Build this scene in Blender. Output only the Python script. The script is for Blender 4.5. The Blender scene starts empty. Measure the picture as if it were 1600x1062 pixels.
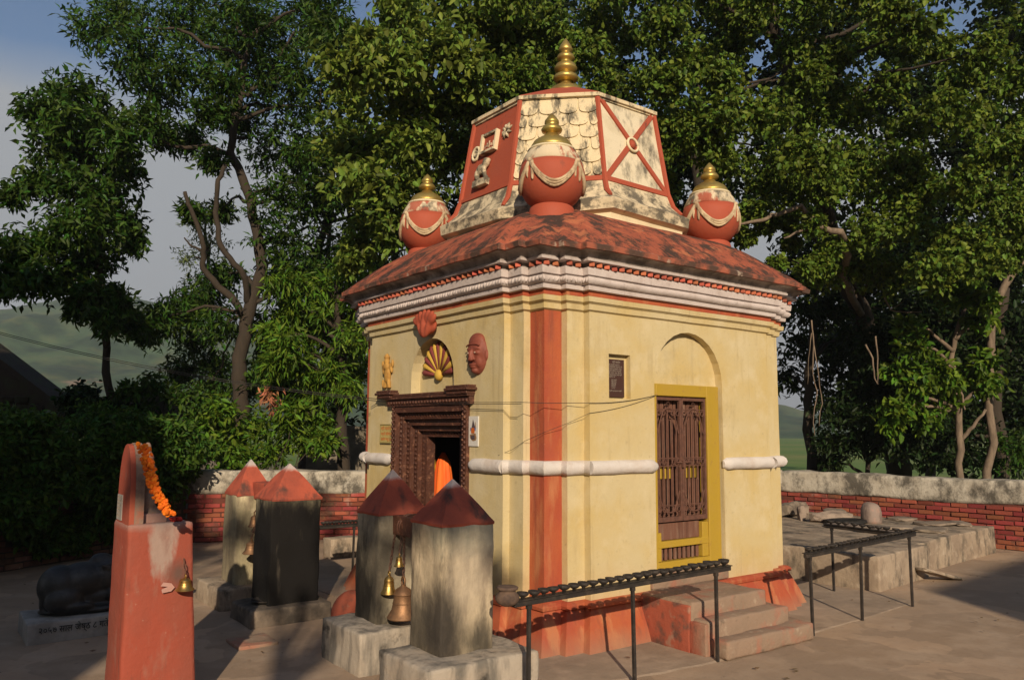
import bpy, bmesh, math, random
import numpy as np
from mathutils import Vector, Matrix, noise, geometry

# ------------------------------------------------------------------ camera, sky, sun, exposure
SC = bpy.context.scene
COL = SC.collection
CZ = 1.65
CAM = Vector((-3.7945, -4.6912, CZ))
FPX = 1245.6
_pi, _ro, _ya = math.radians(6.472), math.radians(0.354), math.radians(36.816)
FW = Vector((math.sin(_ya) * math.cos(_pi), math.cos(_ya) * math.cos(_pi), math.sin(_pi)))
_R = Vector((math.cos(_ya), -math.sin(_ya), 0)); _U = _R.cross(FW)
RT = _R * math.cos(_ro) + _U * math.sin(_ro); UP = -_R * math.sin(_ro) + _U * math.cos(_ro)
camd = bpy.data.cameras.new('camera'); cam = bpy.data.objects.new('camera', camd); COL.objects.link(cam)
camd.sensor_width = 36; camd.lens = FPX / 1600 * 36; camd.clip_start = 0.05; camd.clip_end = 6000
M3 = Matrix((RT, UP, -FW)).transposed()
cam.matrix_world = Matrix.Translation(CAM) @ M3.to_4x4()
SC.camera = cam

SUN_AZ, SUN_EL = math.radians(30.5), math.radians(22.5)      # light travels towards azimuth 29 deg (from +y to +x), downwards
w = bpy.data.worlds.new('World'); SC.world = w; w.use_nodes = True
nt = w.node_tree; nt.nodes.clear()
wo = nt.nodes.new('ShaderNodeOutputWorld'); bg = nt.nodes.new('ShaderNodeBackground'); sky = nt.nodes.new('ShaderNodeTexSky')
sky.sky_type = 'NISHITA'; sky.sun_disc = False; sky.sun_elevation = SUN_EL
sky.sun_rotation = SUN_AZ + math.pi; sky.air_density = 1.0; sky.dust_density = 1.0; sky.ozone_density = 3.0
bg.inputs[1].default_value = 0.082
tc = nt.nodes.new('ShaderNodeTexCoord'); mp = nt.nodes.new('ShaderNodeMapping'); mp.inputs['Scale'].default_value = (1, 1, 2.2)
mp.inputs['Location'].default_value = (0.35, 0.1, 0.0)
nz = nt.nodes.new('ShaderNodeTexNoise'); nz.inputs['Scale'].default_value = 1.6; nz.inputs['Detail'].default_value = 7; nz.inputs['Roughness'].default_value = 0.5
sp = nt.nodes.new('ShaderNodeSeparateXYZ')
nt.links.new(tc.outputs['Generated'], mp.inputs[0]); nt.links.new(mp.outputs[0], nz.inputs['Vector']); nt.links.new(tc.outputs['Generated'], sp.inputs[0])
mr = nt.nodes.new('ShaderNodeMapRange'); mr.inputs[1].default_value = 0.43; mr.inputs[2].default_value = 0.32; mr.inputs[3].default_value = -0.5; mr.inputs[4].default_value = 1.1
nt.links.new(sp.outputs[2], mr.inputs[0])
ad = nt.nodes.new('ShaderNodeMath'); ad.operation = 'ADD'; nt.links.new(mr.outputs[0], ad.inputs[0])
nm = nt.nodes.new('ShaderNodeMapRange'); nm.inputs[1].default_value = 0.35; nm.inputs[2].default_value = 0.65; nm.inputs[3].default_value = -0.28; nm.inputs[4].default_value = 0.32
nt.links.new(nz.outputs['Fac'], nm.inputs[0]); nt.links.new(nm.outputs[0], ad.inputs[1]); ad.use_clamp = True
mx = nt.nodes.new('ShaderNodeMix'); mx.data_type = 'RGBA'; nt.links.new(ad.outputs[0], mx.inputs[0])
nt.links.new(sky.outputs[0], mx.inputs[6]); mx.inputs[7].default_value = (3.9, 4.1, 4.35, 1)
nt.links.new(mx.outputs[2], bg.inputs[0]); nt.links.new(bg.outputs[0], wo.inputs[0])

sl = bpy.data.lights.new('sun', 'SUN'); so = bpy.data.objects.new('sun', sl); COL.objects.link(so)
sl.energy = 5.0; sl.angle = math.radians(0.53); sl.color = (1.0, 0.82, 0.60)
SD = Vector((math.sin(SUN_AZ) * math.cos(SUN_EL), math.cos(SUN_AZ) * math.cos(SUN_EL), -math.sin(SUN_EL)))
so.rotation_euler = SD.to_track_quat('-Z', 'Y').to_euler()
SC.view_settings.view_transform = 'Standard'; SC.view_settings.look = 'None'
SC.view_settings.exposure = 0.20; SC.view_settings.gamma = 1.0; SC.view_settings.use_curve_mapping = False
SC.render.engine = 'CYCLES'
SC.cycles.max_bounces = 6; SC.cycles.diffuse_bounces = 3; SC.cycles.glossy_bounces = 2; SC.cycles.transmission_bounces = 3
SC.cycles.transparent_max_bounces = 6; SC.cycles.volume_bounces = 0
SC.cycles.use_denoising = True

def at(px, py, d):
    r = FW * FPX + RT * (px - 800) - UP * (py - 531)
    return CAM + r * (d / r.dot(FW))

# ------------------------------------------------------------------ materials
MATS = {}
def mat(name, base, rough=0.85, layers=(), bump=0.0, bscale=40, metal=0.0, spec=0.3, bump2=0.0, b2scale=6, rand=0.0, coat=0, transl=0.0, stretch=1.0, coords='world', island=0.0):
    """layers: dicts t='noise' (s, lo, hi, amt, sc=(x,y,z)), 'blob' (c, r, lo, hi), 'up' ; each mixes col over what is below"""
    m = bpy.data.materials.new(name); m.use_nodes = True; MATS[name] = m
    t = m.node_tree; N = t.nodes; Lk = t.links; N.clear()
    out = N.new('ShaderNodeOutputMaterial'); b = N.new('ShaderNodeBsdfPrincipled')
    b.inputs['Roughness'].default_value = rough; b.inputs['Metallic'].default_value = metal
    b.inputs['Specular IOR Level'].default_value = spec
    if coat: b.inputs['Coat Weight'].default_value = coat
    if coords == 'world':
        g = N.new('ShaderNodeNewGeometry'); P = g.outputs['Position']
    else:
        g = N.new('ShaderNodeNewGeometry'); tcx = N.new('ShaderNodeTexCoord'); P = tcx.outputs['Object']
    def math_(op, a, c, clamp=False):
        n = N.new('ShaderNodeMath'); n.operation = op; n.use_clamp = clamp
        for i, v in enumerate((a, c)):
            if v is None: continue
            if isinstance(v, (int, float)): n.inputs[i].default_value = v
            else: Lk.new(v, n.inputs[i])
        return n.outputs[0]
    def noise_(s, sc=(1, 1, 1), det=6, rg=0.6, off=0.0, dist=0.0):
        mpn = N.new('ShaderNodeMapping'); mpn.inputs['Scale'].default_value = sc; mpn.inputs['Location'].default_value = (off, off * 1.7, off * 0.6)
        Lk.new(P, mpn.inputs[0])
        n = N.new('ShaderNodeTexNoise'); n.inputs['Scale'].default_value = s; n.inputs['Detail'].default_value = det
        n.inputs['Roughness'].default_value = rg; n.inputs['Distortion'].default_value = dist
        Lk.new(mpn.outputs[0], n.inputs['Vector']); return n.outputs['Fac']
    def rng(v, lo, hi, a=0.0, c=1.0):
        n = N.new('ShaderNodeMapRange'); n.inputs[1].default_value = lo; n.inputs[2].default_value = hi
        n.inputs[3].default_value = a; n.inputs[4].default_value = c; Lk.new(v, n.inputs[0]); return n.outputs[0]
    rgb = N.new('ShaderNodeRGB'); rgb.outputs[0].default_value = (*base, 1); cur = rgb.outputs[0]
    for i, L in enumerate(layers):
        k = L['t']
        if k == 'noise':
            f = rng(noise_(L['s'], L.get('sc', (1, 1, 1)), L.get('det', 6), L.get('rg', 0.6), L.get('off', i * 3.7), L.get('dist', 0)), L['lo'], L['hi'])
        elif k == 'blob':
            mpn = N.new('ShaderNodeMapping'); mpn.vector_type = 'TEXTURE'; mpn.inputs['Location'].default_value = L['c']; mpn.inputs['Scale'].default_value = L['r']
            Lk.new(P, mpn.inputs[0])
            vl = N.new('ShaderNodeVectorMath'); vl.operation = 'LENGTH'; Lk.new(mpn.outputs[0], vl.inputs[0])
            f = math_('ADD', vl.outputs['Value'], math_('MULTIPLY', math_('SUBTRACT', noise_(L.get('ns', 7), L.get('nsc', (1, 1, .4)), 6, .65, i * 2.1), 0.5), L.get('na', 0.9)))
            f = rng(f, 1.0, 1.0 - L.get('soft', 0.6))
        elif k == 'up':
            s = N.new('ShaderNodeSeparateXYZ'); Lk.new(g.outputs['Normal'], s.inputs[0])
            f = rng(s.outputs[2], L.get('lo', 0.3), L.get('hi', 0.9))
            f = math_('MULTIPLY', f, rng(noise_(L.get('s', 6), L.get('sc', (1, 1, 1)), 6, .65, i * 1.3), L.get('nlo', 0.35), L.get('nhi', 0.6)))
        elif k == 'z':
            s = N.new('ShaderNodeSeparateXYZ'); Lk.new(P, s.inputs[0])
            zz = math_('ADD', s.outputs[2], math_('MULTIPLY', math_('SUBTRACT', noise_(L.get('s', 5), L.get('sc', (1, 1, .3)), 6, .65, i * 1.9), 0.5), L.get('na', 0.3)))
            f = rng(zz, L['lo'], L['hi'])
        elif k == 'stripe':
            wv = N.new('ShaderNodeTexWave'); wv.bands_direction = L.get('dir', 'Z'); wv.inputs['Scale'].default_value = L['s']; wv.inputs['Distortion'].default_value = L.get('dist', 1)
            Lk.new(P, wv.inputs[0]); f = rng(wv.outputs['Fac'], L['lo'], L['hi'])
        f = math_('MULTIPLY', f, L.get('amt', 1.0), True)
        mxn = N.new('ShaderNodeMix'); mxn.data_type = 'RGBA'; mxn.blend_type = L.get('mode', 'MIX')
        Lk.new(f, mxn.inputs[0]); Lk.new(cur, mxn.inputs[6]); mxn.inputs[7].default_value = (*L['col'], 1); cur = mxn.outputs[2]
    if rand or island:
        hs = N.new('ShaderNodeHueSaturation')
        if rand:
            oi = N.new('ShaderNodeObjectInfo'); r_ = oi.outputs['Random']; am = rand
        else:
            r_ = g.outputs['Random Per Island']; am = island
        Lk.new(rng(r_, 0, 1, 1 - am, 1 + am), hs.inputs['Value'])
        hr = math_('FRACT', math_('MULTIPLY', r_, 7.31), None)
        Lk.new(rng(hr, 0, 1, 0.5 - am * 0.06, 0.5 + am * 0.05), hs.inputs['Hue'])
        Lk.new(cur, hs.inputs['Color']); cur = hs.outputs[0]
    Lk.new(cur, b.inputs['Base Color'])
    nrm = None
    for st, s in ((bump2, b2scale), (bump, bscale)):
        if st:
            bn = N.new('ShaderNodeBump'); bn.inputs['Strength'].default_value = min(1, st); bn.inputs['Distance'].default_value = 0.02 if s < 15 else 0.006
            Lk.new(noise_(s, (1, 1, stretch), 5, .6, 5.5), bn.inputs['Height'])
            if nrm: Lk.new(nrm, bn.inputs['Normal'])
            nrm = bn.outputs[0]
    if nrm: Lk.new(nrm, b.inputs['Normal'])
    if transl:
        tr = N.new('ShaderNodeBsdfTranslucent'); ms = N.new('ShaderNodeMixShader'); ms.inputs[0].default_value = transl
        hs2 = N.new('ShaderNodeHueSaturation'); hs2.inputs['Value'].default_value = 1.5; hs2.inputs['Hue'].default_value = 0.48; Lk.new(cur, hs2.inputs['Color'])
        Lk.new(hs2.outputs[0], tr.inputs['Color']); Lk.new(b.outputs[0], ms.inputs[1]); Lk.new(tr.outputs[0], ms.inputs[2]); Lk.new(ms.outputs[0], out.inputs[0])
    else: Lk.new(b.outputs[0], out.inputs[0])
    return m
def Ln(col, s, lo, hi, amt=1.0, sc=(1, 1, 1), **k): return dict(t='noise', col=col, s=s, lo=lo, hi=hi, amt=amt, sc=sc, **k)

YEL = (0.545, 0.455, 0.262); RED = (0.35, 0.070, 0.034); DK = (0.035, 0.03, 0.024)
mat('yellow_plaster', YEL, 0.8, [Ln((0.53, 0.40, 0.165), 1.3, .42, .62, .8), Ln((0.60, 0.51, 0.32), 4, .5, .7, .7), Ln((0.40, 0.31, 0.16), 7, .56, .72, .5, (1.4, 1.4, .2), det=9), Ln((.36, .29, .17), 26, .62, .7, .4),
     Ln((0.30, 0.22, 0.12), 5, .60, .74, .55, (2.5, 2.5, .12), det=9), Ln((.25, .2, .12), 1.1, .60, .72, .35, det=10, rg=.75, off=21), Ln((0.3, 0.2, 0.1), 60, .72, .78, .35), dict(t='z', col=(0.5, .36, .2), lo=.62, hi=.36, amt=.5)], bump=.35, bscale=60, bump2=.35, b2scale=5)
mat('red_plaster', RED, 0.75, [Ln((0.42, 0.115, 0.045), 2.2, .4, .6, .8, (1, 1, .5)), Ln((0.34, 0.075, 0.045), 6, .5, .7, .6), Ln((0.55, 0.3, 0.2), 30, .68, .76, .6), Ln((.17, .06, .04), 5, .56, .7, .6, (2, 2, .15), det=9), Ln((.50, .22, .10), 3.2, .54, .64, .6, (2, 2, .3), off=12),
     dict(t='z', col=(0.3, .17, .11), lo=.16, hi=.0, amt=.7, na=.2)], bump=.35, bscale=50, bump2=.35, b2scale=6)
mat('grey_plaster', (0.56, 0.49, 0.47), 0.85, [Ln((0.38, 0.31, 0.28), 7, .5, .75, .7), Ln((.16, .12, .1), 12, .6, .75, .5, (1, 1, .5)), Ln((.66, .6, .58), 3, .5, .7, .5)], bump=.5, bscale=50, bump2=.3, b2scale=9)
mat('white_plaster', (0.60, 0.56, 0.53), 0.8, [Ln((0.5, 0.42, 0.36), 6, .5, .7, .6), Ln((.3, .22, .16), 20, .64, .75, .5)], bump=.4, bscale=45, bump2=.5, b2scale=8)
mat('roof_plaster', (0.38, 0.10, 0.052), 0.85, [Ln((.25, .07, .042), 4, .4, .6, .7), Ln(DK, 2.3, .46, .55, .92, (1.6, 1.6, .8), det=10, rg=.78, dist=.1), Ln((.5, .17, .08), 5, .56, .64, .7), Ln((.5, .42, .36), 25, .7, .74, .8),
     Ln(DK, 14, .56, .66, .7, (1.5, 1.5, .5))], bump=.5, bscale=45, bump2=.25, b2scale=9)
mat('roof_edge', (0.36, 0.11, 0.065), 0.85, [Ln((.06, .045, .035), 4.5, .42, .55, .9, det=8), Ln((.45, .36, .28), 9, .6, .68, .7)], bump=.6, bscale=35, bump2=.6, b2scale=8)
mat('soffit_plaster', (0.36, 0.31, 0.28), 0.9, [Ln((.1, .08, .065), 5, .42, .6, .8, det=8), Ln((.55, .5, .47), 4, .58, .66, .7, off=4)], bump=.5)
mat('tower_cream', (0.70, 0.58, 0.37), 0.85, [Ln((.55, .46, .3), 5, .4, .65, .6), Ln((.05, .048, .042), 5.5, .5, .6, .85, (1.5, 1.5, .45), det=8, rg=.7, off=2.2), Ln((.1, .09, .07), 25, .6, .72, .6)], bump=.6, bscale=40, bump2=.5, b2scale=8)
mat('tower_cream_clean', (0.70, 0.60, 0.40), 0.85, [Ln((.5, .42, .27), 5, .5, .7, .6), Ln((.08, .07, .055), 4.5, .6, .68, .7, (1, 1, .5), det=8, rg=.7, off=4), Ln((.1, .09, .07), 25, .66, .75, .5)], bump=.5, bscale=40)
mat('tower_panel_cream', (0.66, 0.58, 0.42), 0.85, [Ln((.5, .42, .27), 5, .5, .7, .6), Ln((.07, .065, .055), 3.4, .5, .62, .85, (1, 1, .45), det=9, rg=.7, off=4), Ln((.1, .09, .07), 25, .66, .75, .5)], bump=.5, bscale=40)
mat('tower_ledge', (0.62, 0.52, 0.35), 0.9, [Ln((.045, .043, .038), 6, .44, .56, .85, (1, 1, 1.3), det=8, rg=.7), Ln((.4, .33, .22), 9, .5, .7, .5)], bump=.6, bscale=30, bump2=.5)
mat('tower_red', (0.36, 0.075, 0.038), 0.8, [Ln((.33, .08, .045), 4, .45, .65, .6), Ln((.05, .035, .03), 7, .62, .72, .7, (1, 1, .4), det=8)], bump=.4, bscale=40)
mat('pot_red', (0.37, 0.078, 0.04), 0.7, [Ln((.36, .08, .045), 5, .45, .65, .6), Ln((.07, .05, .04), 9, .64, .76, .5)], bump=.35, bscale=30)
mat('garland_plaster', (0.56, 0.44, 0.28), 0.85, [Ln((.3, .2, .12), 9, .45, .62, .8), Ln((.07, .06, .05), 14, .58, .68, .7)], bump=.4)
mat('pot_top', (0.62, 0.52, 0.36), 0.85, [Ln((.05, .045, .04), 7, .50, .64, .85, (1.3, 1.3, .3), off=1), Ln((.36, .08, .045), 6, .48, .54, .9, (1, 1, .3))], bump=.4)
mat('brass', (0.45, 0.30, 0.10), 0.42, [Ln((.4, .24, .07), 9, .45, .7, .6)], metal=1.0, bump=.1, bscale=30, bump2=.15)
mat('gold_paint', (0.50, 0.37, 0.11), 0.42, [Ln((.36, .21, .05), 6, .45, .65, .7), Ln((.2, .12, .05), 30, .66, .76, .5)], metal=0.75, bump=.15, bscale=40, bump2=.2)
mat('old_bronze', (0.3, 0.17, 0.09), 0.55, [Ln((.14, .08, .05), 12, .4, .65, .8), Ln((.4, .2, .1), 20, .6, .7, .5)], metal=.7, bump=.3)
mat('carved_wood', (0.085, 0.030, 0.017), 0.55, [Ln((.055, .02, .013), 8, .45, .65, .8, (1, 1, .5)), Ln((.26, .12, .07), 22, .56, .68, .8)], bump=1, bscale=70, bump2=.4, b2scale=14, spec=.5)  # pale flecks paint wear and highlights onto the carving
mat('dark_wood', (0.075, 0.028, 0.018), 0.6, [Ln((.03, .012, .01), 8, .4, .6, .7)], bump=.6, bscale=60)
mat('rust_iron', (0.14, 0.065, 0.045), 0.7, [Ln((.08, .04, .03), 20, .4, .6, .7), Ln((.24, .15, .11), 30, .6, .7, .5)], bump=.3, bscale=90)
mat('board_brown', (0.16, 0.075, 0.05), 0.75, [Ln((.28, .2, .15), 8, .5, .7, .6, (3, 3, .3)), Ln((.07, .03, .02), 6, .5, .7, .6, (3, 3, .2))], bump=.4, bscale=60)
mat('yellow_paint', (0.40, 0.265, 0.03), 0.55, [Ln((.40, .26, .04), 6, .45, .65, .6), Ln((.3, .17, .06), 14, .62, .72, .6), Ln((.5, .4, .25), 20, .66, .74, .4)], bump=.25, bscale=60)
mat('dull_wood', (0.3, 0.22, 0.13), 0.85, [Ln((.2, .15, .09), 10, .4, .6, .6)], bump=.5)
mat('black_iron', (0.028, 0.024, 0.022), 0.6, [Ln((.07, .055, .045), 12, .5, .7, .7), Ln((.12, .09, .07), 40, .62, .7, .5)], bump=.6, bscale=80)
mat('clay', (0.13, 0.085, 0.062), 0.9, [Ln((.05, .035, .03), 12, .45, .65, .8), Ln((.3, .1, .07), 40, .66, .72, .5)], bump=.4)
mat('concrete_ground', (0.40, 0.285, 0.195), 0.95, [Ln((.22, .165, .12), 3.2, .60, .70, .45, det=10, rg=.75, off=30), Ln((.11, .085, .06), 1.05, .4975, .5025, .35, det=4, rg=.5, off=41, dist=.4), Ln((.11, .085, .06), .8, .503, .497, 0, off=1), Ln((.29, .215, .155), .8, .4, .62, .8), Ln((.42, .32, .235), 2.3, .48, .66, .6), Ln((.21, .155, .115), 1.3, .58, .74, .55, off=9), Ln((.2, .15, .11), 14, .56, .72, .35), Ln((.13, .1, .075), 70, .68, .76, .45), Ln((.5, .4, .3), 90, .72, .78, .4)],
     bump=.5, bscale=45, bump2=.35, b2scale=5)
mat('apron_concrete', (0.34, 0.26, 0.195), 0.95, [Ln((.25, .19, .14), 1.6, .42, .62, .8), Ln((.42, .32, .24), 5, .5, .68, .6), Ln((.15, .11, .085), 2.6, .6, .74, .6, off=5), Ln((.14, .11, .08), 50, .66, .76, .45)], bump=.5, bscale=45, bump2=.5, b2scale=7)
mat('old_concrete', (0.36, 0.285, 0.21), 0.95, [Ln((.25, .19, .14), 3, .42, .62, .85), Ln((.06, .055, .045), 4, .49, .63, .85, (1, 1, .5), det=10, rg=.72), Ln((.5, .42, .33), 9, .56, .7, .5), Ln((.16, .12, .09), 40, .64, .75, .5)], bump=.6, bscale=30, bump2=.7, b2scale=6)
mat('step_concrete', (0.28, 0.195, 0.14), 0.95, [Ln((.25, .18, .13), 4, .42, .62, .8), Ln((.36, .13, .085), 4, .50, .62, .6, off=3), Ln((.45, .36, .27), 9, .6, .7, .5), Ln((.1, .08, .06), 12, .62, .74, .6)], bump=.6, bscale=30, bump2=.7, b2scale=8)
mat('step_side_red', (0.33, 0.085, 0.05), 0.9, [dict(t='blob', col=(.26, .19, .135), c=(1.05, -.95, .1), r=(.5, .42, .5), soft=.5), Ln((.08, .06, .05), 6, .5, .64, .8), Ln((.3, .22, .16), 9, .58, .68, .6)], bump=.6, bscale=30, bump2=.6)
mat('coping_plaster', (0.50, 0.46, 0.385), 0.95, [Ln((.33, .29, .23), 3, .4, .62, .8), Ln((.05, .045, .038), 2.6, .47, .60, .85, (1, 1, .7), det=10, rg=.75), Ln((.62, .58, .5), 6, .58, .7, .6), Ln((.1, .09, .07), 25, .6, .72, .5)], bump=.7, bscale=30, bump2=.8, b2scale=7)
mat('red_brick', (0.25, 0.06, 0.038), 0.85, [Ln((.2, .055, .035), 8, .45, .65, .7), Ln((.06, .04, .03), 2.4, .52, .62, .8, det=8), Ln((.3, .2, .16), 3.1, .60, .68, .5, det=8, off=7), Ln((.42, .2, .13), 30, .66, .75, .5)], bump=.7, bscale=40, rand=.36)
mat('mortar_red', (0.13, 0.04, 0.028), 0.95, [Ln((.05, .035, .028), 6, .5, .65, .7)], bump=.6)
mat('old_brick', (0.16, 0.085, 0.06), 0.9, [Ln((.07, .045, .035), 8, .45, .65, .8), Ln((.3, .22, .17), 12, .6, .7, .6)], bump=.6, bscale=40, rand=.35)
mat('mortar_dark', (0.055, 0.045, 0.036), 0.95, bump=.6)
mat('dentil_brick', (0.46, 0.13, 0.07), 0.85, [Ln((.2, .07, .045), 12, .5, .7, .7)], bump=.5, rand=.25)
mat('black_stone', (0.012, 0.0115, 0.0115), 0.5, [Ln((.05, .047, .045), 9, .5, .68, .7)], bump=.4, bscale=60, spec=.5)
mat('linga_stone', (0.26, 0.2, 0.17), 0.7, [Ln((.12, .09, .08), 8, .5, .65, .8, (1, 1, .4)), Ln((.4, .22, .17), 5, .6, .7, .6)], bump=.3)
mat('rubble', (0.27, 0.215, 0.17), 0.95, [Ln((.14, .11, .09), 6, .45, .62, .8)], bump=.7, bscale=25, rand=.2)
mat('stele_red', (0.33, 0.07, 0.04), 0.75, [Ln((.36, .09, .05), 4, .45, .65, .6), Ln((.22, .13, .1), 9, .6, .72, .5)], bump=.4)
mat('stele_edge', (0.24, 0.16, 0.12), 0.9, [Ln((.4, .12, .07), 6, .55, .65, .6), Ln((.08, .06, .05), 9, .5, .65, .6)], bump=.6)
def pillar_blotches(name, base, blobs, red=None):
    ls = [Ln(tuple(c * .5 for c in base), 3.0, .40, .58, .9, (1, 1, .6)), Ln((.045, .038, .03), 2.4, .50, .62, .75, (1.6, 1.6, .45), det=10, rg=.72, off=17), Ln((.12, .095, .065), 4.5, .50, .68, .8, (1.3, 1.3, .35), det=8, off=8), Ln((.22, .17, .12), 7, .52, .66, .75, (1.2, 1.2, .35), det=9), Ln((.6, .5, .36), 12, .6, .7, .4)]
    ls += [dict(t='blob', col=c, c=p, r=tuple(q * 1.25 for q in r), soft=s * .8, amt=a, na=1.1, ns=6) for c, p, r, s, a in blobs]
    ls += [Ln((.04, .034, .028), 16, .62, .74, .5, (1.4, 1.4, .25)), Ln((.13, .11, .085), 9, .62, .78, .55, (1.5, 1.5, .2), det=9, off=14), Ln((.25, .1, .07), 40, .72, .78, .5)]
    return mat(name, base, .9, ls, bump=.5, bscale=45, bump2=.5, b2scale=7)
SOOT = (.007, .006, .0055)
pillar_blotches('near_pillar_plaster', (.60, .49, .335), [((.05, .045, .035), (-1.13, -.2, .40), (.3, .45, .30), .9, .85), ((.035, .03, .026), (-1.12, -.40, .45), (.16, .16, .36), .8, .9), ((.05, .045, .035), (-.85, -.42, .33), (.16, .16, .14), .9, .8), ((.2, .22, .18), (-.85, -.42, 1.02), (.5, .2, .16), .8, .6), ((.5, .42, .32), (-.9, -.42, .75), (.18, .2, .3), .9, .5)])  # grey upper blob paints tree shade on the shaft; lower dark ones are stains
pillar_blotches('second_pillar_plaster', (.52, .45, .32), [(SOOT, (-1.08, .75, .42), (.18, .42, .45), .9, .95), ((.1, .09, .07), (-.95, .55, .85), (.2, .2, .35), .9, .8)])  # soot on the left face; second blob paints tree shade on the upper right
pillar_blotches('black_pillar_plaster', (.45, .39, .25), [(SOOT, (-1.0, 2.3, .45), (.7, .8, .62), .5, 1), (SOOT, (-.9, 2.15, .45), (.5, .5, .56), .5, 1), (SOOT, (-1.15, 2.2, .7), (.3, .5, .32), .6, .9)])
pillar_blotches('cream_pillar_plaster', (.62, .54, .34), [((.16, .13, .09), (-1.27, 3.3, .5), (.05, .6, .9), .9, .7)])  # blob darkens the left face
mat('pillar_cap_red', (0.40, 0.088, 0.05), 0.85, [Ln((.24, .06, .04), 5, .45, .65, .7), Ln((.05, .04, .035), 5.5, .53, .66, .85, (1, 1, .5), det=8), dict(t='z', col=(.48, .44, .42), lo=1.27, hi=1.30, amt=.85, na=.06, s=14)], bump=.6, bscale=40, bump2=.5)
mat('pedestal_red', (0.32, 0.068, 0.04), 0.78, [Ln((.26, .07, .045), 3, .42, .6, .85, (1, 1, .5)), Ln((.30, .15, .11), 7, .56, .68, .6, (1.2, 1.2, .4), det=9, off=3), Ln((.08, .045, .035), 5, .62, .72, .6, (1.5, 1.5, .3), det=9, off=6), dict(t='blob', col=(.34, .24, .2), c=(-2.55, .387, .97), r=(.09, .1, .24), soft=.5, na=1.6, ns=16), dict(t='blob', col=(.13, .07, .055), c=(-2.46, .387, .80), r=(.09, .1, .10), soft=.9),
     Ln((.5, .33, .25), 24, .67, .74, .6), Ln((.2, .08, .06), 5, .6, .72, .5, (1, 1, .4)), dict(t='z', col=(.3, .22, .19), lo=1.05, hi=1.1, amt=.7, na=.05)], bump=.4, bscale=35, bump2=.5)
mat('pillar_base_concrete', (0.38, 0.33, 0.27), 0.95, [Ln((.13, .12, .105), 6, .42, .6, .85, (1.5, 1.5, .3), det=8), Ln((.45, .36, .27), 3, .5, .7, .7), Ln((.03, .027, .024), 5, .6, .7, .8)], bump=.7, bscale=30, bump2=.6)
mat('dark_base_concrete', (0.17, 0.135, 0.105), 0.95, [Ln((.04, .035, .03), 4, .42, .62, .85), Ln((.32, .25, .19), 4, .58, .7, .6, off=7)], bump=.7, bscale=30, bump2=.6)
mat('grey_slab', (0.33, 0.31, 0.285), 0.9, [Ln((.18, .165, .15), 4, .42, .62, .8), Ln((.42, .4, .37), 8, .55, .7, .6)], bump=.5)
mat('marigold', (0.72, 0.16, 0.008), 0.8, bump=.5, rand=.15, island=.0)
mat('yellow_cloth', (0.7, 0.42, 0.03), .8, bump=.3)
mat('orange_cloth', (0.9, 0.18, 0.03), .75, [Ln((.8, .1, .02), 6, .45, .6, .7, (2, 2, .3))], bump=.3)
mat('flower_red', (0.5, 0.03, 0.02), .8, bump=.5)
mat('fan_yellow', (0.55, 0.35, 0.06), .7, bump=.3); mat('fan_maroon', (0.2, 0.045, 0.04), .7, bump=.3)
mat('face_paint', (0.22, 0.055, 0.032), .65, [Ln((.16, .04, .025), 12, .45, .65, .7)], bump=.3, spec=.5)
mat('face_light', (0.55, .38, .28), .6)
mat('ochre_figure', (0.45, 0.25, 0.06), .7, [Ln((.3, .15, .04), 20, .45, .65, .7)], bump=.5)
mat('plaque_dark', (0.06, 0.028, 0.022), .5); mat('plaque_text', (0.26, .22, .18), .7)
mat('sign_yellow', (0.45, 0.36, 0.13), .6); mat('sign_frame', (0.22, .18, .07), .6); mat('sign_text', (0.42, .14, .04), .6)
mat('tile_white', (0.62, 0.6, 0.56), .3); mat('tile_blue', (.06, .12, .3), .4); mat('tile_dark', (.08, .06, .07), .4); mat('tile_orange', (.5, .12, .02), .4); mat('tile_brown', (.28, .16, .08), .4)
mat('rag_pink', (0.45, 0.26, 0.22), .8)
mat('litter_brown', (0.12, .075, .04), .9, island=.4)
mat('paint_black', (0.02, .02, .02), .7)
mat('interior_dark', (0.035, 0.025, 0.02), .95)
mat('bark_dark', (0.05, 0.038, 0.028), .95, [Ln((.04, .032, .025), 8, .4, .6, .8, (2, 2, .5))], bump=.9, bscale=25, stretch=.3)
mat('bark_pale', (0.22, 0.165, 0.12), .95, [Ln((.12, .09, .065), 8, .4, .6, .8, (2, 2, .5))], bump=.8, bscale=25, stretch=.3)
for nm_, c_, isl in (('leaf_mid', (.038, .085, .011), .55), ('leaf_bright', (.088, .165, .016), .55), ('leaf_broad', (.125, .185, .028), .55), ('leaf_peepal', (.098, .155, .020), .55), ('leaf_shade', (.016, .034, .008), .55), ('leaf_pale', (.15, .2, .07), .4), ('leaf_ivy', (.048, .105, .014), .55)):  # the darkest green has the thicket's shade put into its colour
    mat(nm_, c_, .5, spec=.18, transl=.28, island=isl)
mat('dry_leaf', (.3, .12, .06), .8, island=.3)
mat('field_grass', (0.10, 0.17, 0.03), .95, [Ln((.2, .2, .06), .05, .45, .6, .7), Ln((.06, .11, .02), .4, .5, .7, .6)])
mat('hill_scrub', (0.045, 0.085, 0.035), .95, [Ln((.01, .028, .012), .06, .42, .58, .9, det=10, rg=.7), Ln((.26, .18, .12), .03, .62, .68, .7, (1, 1, 2), det=10, rg=.75), Ln((.12, .13, .05), .09, .5, .7, .6, det=8)])
mat('earth', (0.20, 0.15, 0.10), .95, [Ln((.1, .09, .05), .7, .4, .6, .8), Ln((.07, .1, .03), .35, .5, .62, .8)], bump=.5, bscale=8)
mat('thatch_dark', (0.04, 0.03, 0.022), .95, [Ln((.04, .045, .02), 3, .45, .6, .7)], bump=1, bscale=14)
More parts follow.
